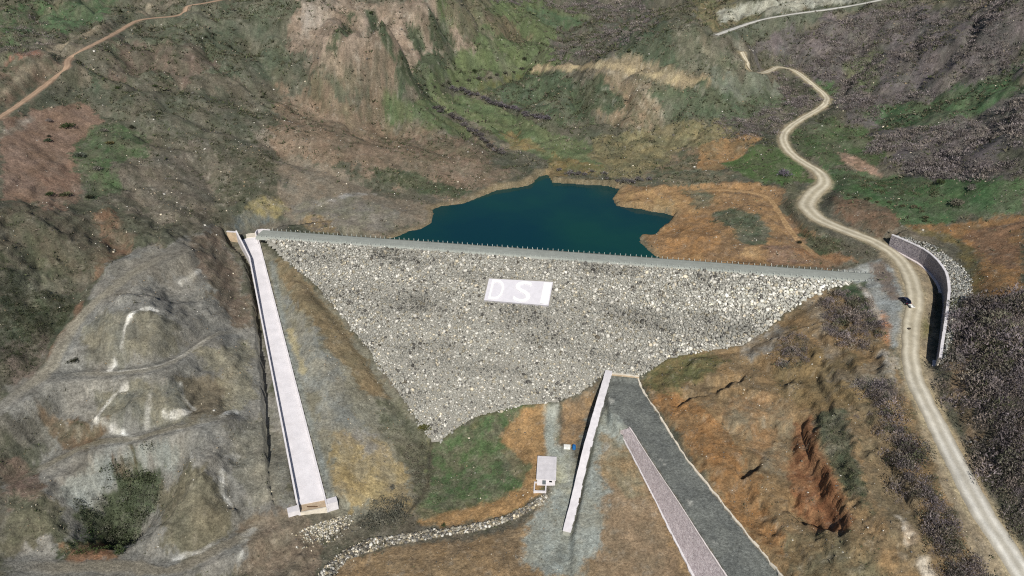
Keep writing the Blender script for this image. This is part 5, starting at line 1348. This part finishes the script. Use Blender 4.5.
# ------------------------------------------------------------------ loose stone
def band_pts(line, wid, n):
    L = cast(H, *spline(line, 6).T); R = resample(L, .5); k = rng.integers(0, len(R), n); nn = side_normals(R, (0, 1))
    wdt = np.interp(k, np.linspace(0, len(R) - 1, len(wid)), wid); o = rng.uniform(-.5, .5, n) * wdt
    X = R[k, 0] + nn[k, 0] * o; Y = R[k, 1] + nn[k, 1] * o
    return np.stack([X, Y, H(X, Y)], -1)
P = band_pts([(546, 496), (536, 504), (520, 513), (500, 521), (470, 529), (440, 533), (410, 538), (380, 543), (355, 551), (338, 562), (325, 578)], [2.0, 2.4, 2.0, 2.8, 2.4, 3.4, 3.0, 4.4, 3.4, 4.6], 2200)
o = stones("channel_riprap", P + [0, 0, .1], np.clip(rng.lognormal(-1.1, .4, len(P)), .12, .8), stone_cols(len(P), .26, .2, .3, (142, 137, 124)))
tag(o, "broken pale stone lining the outlet stream channel below the dam", "stone")
i_ = rng.normal(0, 1, (800, 2)); P = cast(H, 326 + 11 * i_[:, 0], 521 + np.abs(9 * i_[:, 1]) - .35 * 11 * i_[:, 0])
o = stones("apron_stones", P + [0, 0, .08], rng.uniform(.18, .42, len(P)), stone_cols(len(P), .2, .3, .3, (150, 146, 132))); tag(o, "scattered grey stones spread below the spillway end sill", "stone")
# general scatter, denser where the ground is stony
gS, gV, gC = G_of(STN), G_of(VEG), None
def rand_ground(n):
    r = rng.uniform(8, np.searchsorted(GY, 620), n); c = rng.uniform(20, NC - 20, n)
    Y = np.interp(r, np.arange(NR), GY); X = np.interp(c, np.arange(NC), GS) * halfw(Y); return X, Y
road_mask = np.zeros(len(x))
for key, (p, wv) in ROADS.items():
    i = near(p, 8); d, pos = ldist(p, x[i], y[i]); road_mask[i] = np.maximum(road_mask[i], d < np.interp(pos, np.arange(len(p)), wv) / 2 + 1.6)
road_mask[sdist(dam_poly, x, y) < 1.5] = 1
road_mask[(t_ > -.05) & (t_ < 1.06) & (np.abs(v_) < 7)] = 1
i = near(lake, 3); road_mask[i] = np.maximum(road_mask[i], sdist(lake, x[i], y[i]) < 1.5)
for pwd in (RAMP_W, PLAT_W): i = near(pwd, 3); road_mask[i] = np.maximum(road_mask[i], sdist(pwd, x[i], y[i]) < 2.5)
hx_ = abs(wv_) / 2 + 1
road_mask[(np.hypot(x - ctr[0], y - ctr[1]) < 7) | (np.hypot(x - bc[0], y - bc[1]) < 3)] = 1
d_, _ = ldist(RWF, x, y); road_mask[d_ < 1.6] = 1
gM = G_of(road_mask)
X, Y = rand_ground(110000); ok = (rng.random(len(X)) < gS(X, Y) * .8 + .08) & (gM(X, Y) < .5) & (fbm(X, Y, 12, 4, 120, .65) > -.02)
X, Y = X[ok], Y[ok]; sc = np.clip(Y / 230, .7, 2.2)
o = pebbles("loose_stones", np.c_[X, Y, H(X, Y) + .03], np.clip(rng.lognormal(-1.65, .45, len(X)), .08, .6) * np.minimum(sc, 1.6), stone_cols(len(X), .35, .18, .4, (138, 128, 112)))
tag(o, "loose stones strewn over the bare slopes around the dam", "stone")

# ------------------------------------------------------------------ vegetation
def tufts(P, R, Ht, cols, K, spread=1.0, leaf=0.35, upright=0.5):
    """crowns of many small leaf or twig faces spread through a dome"""
    n = len(P); m = n * K
    th = rng.uniform(0, 2 * math.pi, m); rr = np.sqrt(rng.random(m)) * spread; zz = np.sqrt(np.maximum(0, 1.02 - rr ** 2)) * rng.uniform(.15, 1.0, m)
    Rm, Hm = np.repeat(R, K), np.repeat(Ht, K); lob = 1 + .25 * np.sin(3 * th + np.repeat(rng.uniform(0, 6, n), K))
    c = np.stack([np.cos(th) * rr * Rm * lob, np.sin(th) * rr * Rm * lob, zz * Hm], -1) + np.repeat(P, K, 0)
    dirv = np.stack([np.cos(th) * rr, np.sin(th) * rr, upright + 0 * rr], -1) + rng.normal(0, .45, (m, 3)); dirv /= np.linalg.norm(dirv, axis=1)[:, None]
    sd_ = np.cross(dirv, rng.normal(size=(m, 3))); sd_ /= np.linalg.norm(sd_, axis=1)[:, None] + 1e-9
    L = (Rm * leaf * rng.uniform(.6, 1.4, m))[:, None]; Wd = L * rng.uniform(.18, .42, (m, 1))
    v = np.stack([c - sd_ * Wd - dirv * L * .4, c + sd_ * Wd - dirv * L * .4, c + dirv * L], 1)
    cc = np.repeat(np.repeat(cols, K, 0) * rng.uniform(.6, 1.4, (m, 1)), 3, 0)
    return v.reshape(-1, 3), np.arange(m * 3).reshape(-1, 3), np.clip(cc, .008, .6)

def pal(n, *cs):
    p = np.array([alb(c) for c in cs]); w = rng.integers(0, len(p), n); w2 = rng.integers(0, len(p), n); t = rng.random((n, 1))
    return (p[w] * t + p[w2] * (1 - t)) * rng.uniform(.8, 1.25, (n, 1))
PURPLE = ((124, 116, 116), (114, 107, 108), (132, 123, 116), (106, 102, 96))
DKPUR = ((124, 115, 116), (108, 101, 104), (130, 119, 110), (90, 92, 72))
OLIVE = ((74, 80, 56), (64, 74, 50), (88, 88, 66), (96, 88, 72))
GREEN = ((66, 84, 48), (56, 72, 44), (82, 92, 58))
GREYB = ((112, 110, 102), (96, 96, 86), (124, 118, 108))

def thicket(name, poly, n, rad, pals, label, cat="shrubs", K=80, hfac=1.0, thresh=-.25, wl=9, leaf=.2, seed=1, up_=.9):
    w = px_poly(poly, 8); a, b = w[:, :2].min(0) - 4, w[:, :2].max(0) + 4
    X = rng.uniform(a[0], b[0], n * 6); Y = rng.uniform(a[1], b[1], n * 6)
    fr_ = min(4.0, max(1.2, rad[1] * 1.3))
    ok = (sdist(w, X, Y) + fr_ * (2.0 * fbm(X, Y, fr_ * 5, 4, 130, .65) + rng.exponential(.35, len(X)) * rng.choice([-1, 1], len(X), p=[.35, .65])) < 0) & (fbm(X, Y, wl, 4, 131 + seed, .6) > thresh + rng.normal(0, .10, len(X))) & (gM(X, Y) < .5)
    X, Y = X[ok][:n], Y[ok][:n]
    R = (rad[0] + (rad[1] - rad[0]) * rng.random(len(X)) ** 1.8) * np.exp(rng.normal(0, .25, len(X)))
    v, f, c = tufts(np.c_[X, Y, H(X, Y) - .05], R, R * hfac * rng.uniform(.8, 1.2, len(X)), pal(len(X), *pals) * (1 + .35 * fbm(X, Y, 14, 3, 133))[:, None], K, leaf=leaf, upright=up_)
    o = obj(name, mesh_data(name, v, f, "foliage", False, c)); tag(o, label, cat, kind="stuff"); return o

thicket("shrub_thicket", [(966,306),(1000,300),(1026,296),(1026,560),(1008,522),(990,480),(975,440),(964,400),(958,362),(956,340)], 950, (.9, 2.8), DKPUR, "dense dark leafless thicket on the far right below the bend of the road", hfac=1.5, thresh=-.45, wl=13, seed=1, K=190, leaf=.15, up_=1.2)
thicket("shrub_thicket", [(864,390),(884,388),(896,400),(906,430),(922,462),(940,500),(962,545),(985,590),(955,590),(930,540),(908,490),(888,445)], 430, (.8, 2.2), DKPUR, "narrow dark shrub belt along the left side of the lower road", hfac=1.9, thresh=-.95, seed=2, K=150, leaf=.16, up_=1.2)
thicket("shrub_thicket", [(822,300),(838,294),(852,300),(866,305),(878,322),(882,342),(868,350),(850,350),(832,336),(820,320)], 190, (.9, 2.0), DKPUR, "compact purple brown thicket at the right end of the dam", hfac=1.5, thresh=-.9, seed=3, K=150, leaf=.17, up_=1.1)
thicket("shrub_thicket", [(780,338),(794,332),(804,340),(808,358),(798,370),(784,372)], 75, (.8, 1.6), DKPUR, "small purple brown thicket on the slope below the dam's right end", thresh=-.9, seed=4, hfac=1.4, K=130, leaf=.17)
thicket("hillside_scrub", [(768,62),(790,42),(830,24),(890,4),(950,-6),(1030,-8),(1030,66),(980,80),(930,96),(880,110),(862,128),(838,112),(836,92),(812,78)], 2800, (.8, 2.6), PURPLE, "leafless purple grey scrub covering the upper right hillside", thresh=-.05, wl=26, seed=5, K=56, leaf=.2, hfac=.7)
thicket("hillside_scrub", [(880,136),(930,128),(980,112),(1030,92),(1030,178),(985,176),(940,180),(900,168),(868,150)], 1000, (.9, 2.8), PURPLE, "grey purple scrub belt on the right hillside between two green meadows", thresh=-.1, wl=22, seed=6, K=64, leaf=.2, hfac=.75)
thicket("hillside_scrub", [(715,120),(745,114),(780,106),(800,100),(828,104),(804,114),(786,126),(775,134),(740,138),(716,134)], 330, (1.1, 2.2), PURPLE, "purple scrub in the valley left of the winding road", thresh=-.3, wl=14, seed=7, K=60, hfac=.75)
thicket("hillside_scrub", [(772,72),(798,76),(822,100),(800,108),(780,96)], 260, (1.1, 2.0), PURPLE, "purple scrub below the hairpin of the white road", thresh=-.35, seed=8, K=60, hfac=.75)
thicket("hillside_scrub", [(535,68),(548,56),(575,44),(605,34),(640,14),(662,10),(650,36),(615,50),(575,62)], 560, (1.2, 2.4), PURPLE, "purple wooded slope left of the middle hill top", thresh=-.25, wl=14, seed=9, K=56, leaf=.22, hfac=.75)
thicket("hillside_scrub", [(490,0),(520,-4),(600,-6),(650,-6),(640,12),(610,22),(580,14),(545,8)], 460, (1.5, 3.0), PURPLE, "far purple wood at the top centre behind the green meadow", thresh=-.2, wl=20, seed=10, K=56, leaf=.22, hfac=.75)
thicket("hillside_scrub", [(0,20),(40,18),(60,40),(30,60),(0,60)], 160, (1.0, 2.0), PURPLE, "purple grey scrub patch in the top left corner", thresh=-.1, wl=16, seed=11, K=34)
thicket("green_scrub", [(850,176),(900,180),(940,184),(945,200),(900,196),(860,190)], 170, (.8, 1.6), OLIVE, "olive bushes along the meadow edge right of the road", thresh=-.2, seed=12, K=40)
thicket("green_scrub", [(0,258),(30,288),(70,298),(80,312),(62,338),(44,368),(0,386)], 1500, (.5, 1.0), ((64, 70, 50), (56, 64, 46), (76, 76, 60)), "dark green heath on the far left spur", thresh=-.5, seed=13, K=22, hfac=.7)
thicket("grove", [(88,512),(102,500),(114,482),(132,466),(150,472),(160,486),(158,506),(142,528),(126,548),(108,546),(92,532)], 210, (.9, 1.9), ((84, 86, 72), (70, 78, 56), (96, 96, 88), (60, 70, 48)), "grey green grove in the gully at the lower left", thresh=-.5, seed=14, K=70, hfac=1.3)
thicket("green_scrub", [(56,548),(70,540),(80,512),(92,512),(90,535),(110,552),(70,560)], 60, (.6, 1.2), GREEN, "low green bushes left of the gully grove", thresh=-.4, seed=15, K=50)
thicket("shrub_thicket", [(356,522),(372,508),(388,496),(404,496),(412,508),(404,520),(385,528),(366,530)], 130, (.8, 1.5), ((92, 92, 84), (78, 80, 70), (104, 102, 92)), "grey bush clump beside the stream bend", thresh=-.5, seed=16, K=60)
thicket("shrub_thicket", [(394,448),(408,442),(422,446),(428,470),(424,490),(414,482),(402,464)], 130, (.6, 1.2), ((92, 90, 78), (84, 84, 70), (104, 98, 86)), "thin grey shrubs along the left bank near the dam's lowest corner", thresh=-.2, seed=17, K=45)
thicket("green_scrub", [(434,448),(460,428),(486,414),(500,436),(506,470),(498,492),(460,506),(430,506)], 260, (.35, .8), ((72, 100, 52), (62, 86, 46), (98, 98, 76), (112, 104, 90)), "weedy green growth on the earth island below the dam", thresh=.0, wl=7, seed=18, K=30, hfac=.6)
thicket("green_scrub", [(814,414),(842,411),(850,438),(868,488),(870,508),(852,498),(834,470),(818,440)], 240, (.4, .9), ((84, 88, 70), (72, 80, 58), (98, 94, 80)), "grey green scrub strip above the red earth scar", thresh=-.4, seed=19, K=34, hfac=.8)
thicket("green_scrub", [(1602,468)][:0] or [(801,234),(838,241),(842,250),(818,254),(804,245)], 60, (.6, 1.2), OLIVE, "olive bush patch under the road near the dam crest", thresh=-.4, seed=20, K=45)
thicket("green_scrub", [(712,214),(722,208),(750,206),(764,222),(758,242),(735,244),(716,232)], 60, (.5, 1.0), ((84, 90, 66), (72, 82, 58), (98, 96, 78)), "grey green scrub on the orange shore", thresh=-.1, seed=21, K=30, hfac=.7)

# low heath scattered over the slopes
X, Y = rand_ground(190000)
X2, Y2 = rng.uniform(-330, 330, 150000), rng.uniform(310, 600, 150000); X, Y = np.r_[X, X2], np.r_[Y, Y2]
ok = (rng.random(len(X)) < gV(X, Y) ** 1.3 * .70) & (gM(X, Y) < .5) & (fbm(X, Y, 16, 4, 140) + .5 * fbm(X, Y, 4, 2, 141) > -.08)
X, Y = X[ok], Y[ok]; R = np.clip(rng.lognormal(-.80, .40, len(X)), .18, 1.3) * np.clip(Y / 250, .75, 2.0)
v, f, c = tufts(np.c_[X, Y, H(X, Y) - .03], R, R * .75, pal(len(X), (82, 88, 64), (72, 78, 56), (94, 90, 76), (68, 70, 55), (106, 100, 88)), 5, leaf=.75, upright=.7)
o = obj("heath_scrub", mesh_data("heath_scrub", v, f, "foliage", False, c)); tag(o, "low dark heath tufts dotted over the hillsides", "heath", kind="stuff")

# single bushes and small trees
def bush_mesh(R, Hh, pals, K, leaf, seed):
    n = 5; P = np.c_[rng.normal(0, R * .38, (n, 2)), np.full(n, Hh * .25)]; P[0] = (0, 0, Hh * .3)
    Rr = np.full(n, R * .62); Rr[0] = R * .75
    return tufts(P, Rr, Rr * (Hh / R) * rng.uniform(.75, 1.05, n), pal(n, *pals), K, leaf=leaf, upright=.5)
def bush(name, px, py, R, Hh, pals, label, cat="bush", group=None, K=60, leaf=.3):
    p = cast(H, [px], [py])[0]
    root = empty(name, (p[0], p[1], p[2])); tag(root, label, cat, group)
    V, Fc = [], []
    for k in range(4):
        a = rng.uniform(0, 6.28); tip = np.array([math.cos(a) * R * .5, math.sin(a) * R * .5, Hh * .7]) if k else np.array([0, 0, Hh * .75])
        v, f = tube_mesh("trunk", [(0, 0, -.2), tip * [.3, .3, .45], tip], [R * .07, R * .05, R * .02], None, 5)
        Fc += [tuple(q + len(V) for q in t) for t in f]; V += list(v)
    obj("trunk", mesh_data("trunk", np.array(V), Fc, "bark"), root)
    v, f, c = bush_mesh(R, Hh, pals, K, leaf, 0)
    obj("crown", mesh_data("crown", v, f, "foliage", False, c), root)
    return root
DKG = ((56, 70, 42), (48, 58, 38), (70, 80, 52)); DRK = ((46, 50, 38), (56, 58, 46)); DRY = ((112, 98, 66), (92, 88, 58), (70, 76, 48))
B = [("bush", 68, 128, 2.6, 2.6, DKG, "largest green bush standing in the brown field at upper left"),
     ("bush", 49, 122, 1.4, 1.6, PURPLE, "small grey bush at the back of the brown field"),
     ("bush", 49, 142, 1.8, 1.8, ((84, 92, 76), (64, 76, 56)), "grey green bush in front of the largest field bush"),
     ("bush", 49, 137, 0.9, 1.1, DRK, "tiny dark bush just behind the grey green field bush"),
     ("bush", 104, 132, 1.7, 1.8, GREYB, "grey leafless bush on the right edge of the brown field"),
     ("bush", 132, 129, 1.5, 2.0, DRK, "dark round bush right of the brown field on the grass"),
     ("bush", 110, 144, 2.0, 1.2, DRY, "flat brownish bush on the green patch beside the field"),
     ("bush", 81, 157, 2.4, 2.0, ((92, 98, 88), (72, 80, 66)), "wide grey bush at the near corner of the brown field"),
     ("bush", 98, 170, 2.2, 2.0, GREYB, "pale grey bush on the green slope below the field"),
     ("bush", 206, 38, 1.3, 1.5, DRK, "leftmost of three dark bushes on the hill at upper left"),
     ("bush", 213, 35, 1.1, 1.3, DRK, "middle one of three dark bushes on the hill at upper left"),
     ("bush", 229, 47, 1.3, 1.4, DRK, "nearest of three dark bushes on the hill at upper left"),
     ("bush", 118, 89, 1.3, 1.4, DKG, "lone dark bush behind the brown field"),
     ("bush", 155, 87, 1.3, 1.4, DKG, "lone dark bush on the grassy hill right of the brown field"),
     ("bush", 262, 98, 1.2, 1.2, DRK, "lone dark bush on the stony hill in front of the bare ridge"),
     ("bush", 50, 195, 1.6, 1.4, DKG, "dark green bush left of the pair at the field's near edge"),
     ("bush", 66, 196, 2.2, 1.6, OLIVE, "wide olive bush at the near edge of the brown field"),
     ("bush", 90, 198, 1.8, 1.5, DRK, "dark bush at the near right edge of the brown field"),
     ("bush", 784, 176, 3.0, 3.4, ((112, 106, 116), (98, 94, 104)), "round grey purple bush on the grass left of the road bend"),
     ("bush", 972, 190, 2.0, 2.4, GREYB, "pale grey bush at the edge of the right-hand meadow"),
     ("bush", 940, 184, 2.2, 2.6, DKG, "dark green bush in the right-hand meadow"),
     ("bush", 955, 205, 3.2, 2.8, ((104, 102, 90), (92, 90, 78)), "broad dry grey bush on the near edge of the right-hand meadow"),
     ("bush", 424, 430, 1.7, 2.3, ((104, 100, 50), (84, 86, 44)), "olive yellow bush at the dam's lowest left edge"),
     ("bush", 122, 552, 1.8, 2.0, DKG, "round dark green bush at the near end of the gully grove"),
     ("bush", 75, 362, 1.6, 1.6, DRK, "dark bush beside the spoil track on the left slope"),
     ("bush", 392, 488, 1.0, 1.0, GREYB, "small grey bush on the tan slope left of the stream"),
     ("bush", 524, 60, 1.8, 2.6, DRK, "dark lone tree on the green slope near the upper meadow"),
     ("bush", 475, 72, 2.0, 2.0, DKG, "dark green bush on the slope above the valley stream"),
     ("bush", 444, 530 - 4, 0.8, 0.8, DKG, "tiny green bush on the bank of the stone channel"),
     ("bush", 800, 244, 1.3, 1.6, DRK, "dark bush on the orange bank above the dam crest"),
     ("bush", 300, 20, 1.0, 1.2, DKG, "lone bush near the top of the bare ridge"),
     ("bush", 372, 14, 1.8, 2.0, DKG, "bush at the head of the green gully on the bare ridge")]
for b in B: bush(*b)
ORD = ["leftmost"] + [w + " from left" for w in "second third fourth fifth sixth seventh eighth ninth tenth eleventh twelfth thirteenth fourteenth fifteenth sixteenth seventeenth eighteenth nineteenth twentieth".split()]
def row(line, n, R, pals, label, group, cat="shrub"):
    s = spline(line, 8); k = np.linspace(0, len(s) - 1, n)
    for n_, q in enumerate(k):
        a = np.array([np.interp(q, np.arange(len(s)), s[:, j]) for j in (0, 1)]) + rng.normal(0, [1.2, .8])
        r = R * rng.uniform(.7, 1.25); bush("valley_shrub", a[0], a[1], r, r * 1.1, pals, ORD[n_] + " " + label, cat, group, K=40, leaf=.34)
row([(452, 90), (475, 97), (500, 106), (525, 114), (546, 120)], 20, 2.5, ((104, 98, 104), (92, 88, 94), (84, 82, 80)), "of the leafless purple shrubs hedging the meadow's far side", "meadow far hedge")
row([(436, 111), (452, 117), (468, 129), (485, 142), (500, 155)], 18, 2.4, ((104, 98, 100), (92, 88, 90), (84, 82, 76)), "of the leafless grey shrubs hedging the meadow's near side", "meadow near hedge")
row([(428, 90), (450, 84), (480, 80), (505, 74), (530, 70)], 13, 1.8, ((84, 82, 74), (74, 78, 62)), "of the low bushes lining the stream above the meadow", "stream bushes")
row([(560, 170), (580, 176), (596, 172), (612, 180), (630, 182), (650, 180)], 12, 1.9, ((112, 108, 112), (96, 92, 92), (88, 88, 78)), "of the grey shrubs on the far bank of the lake", "lake bank shrubs")
row([(846, 196), (870, 200), (895, 205), (920, 212), (925, 222)], 10, 1.3, OLIVE, "of the olive bushes in a line right of the road bend", "field line bushes")
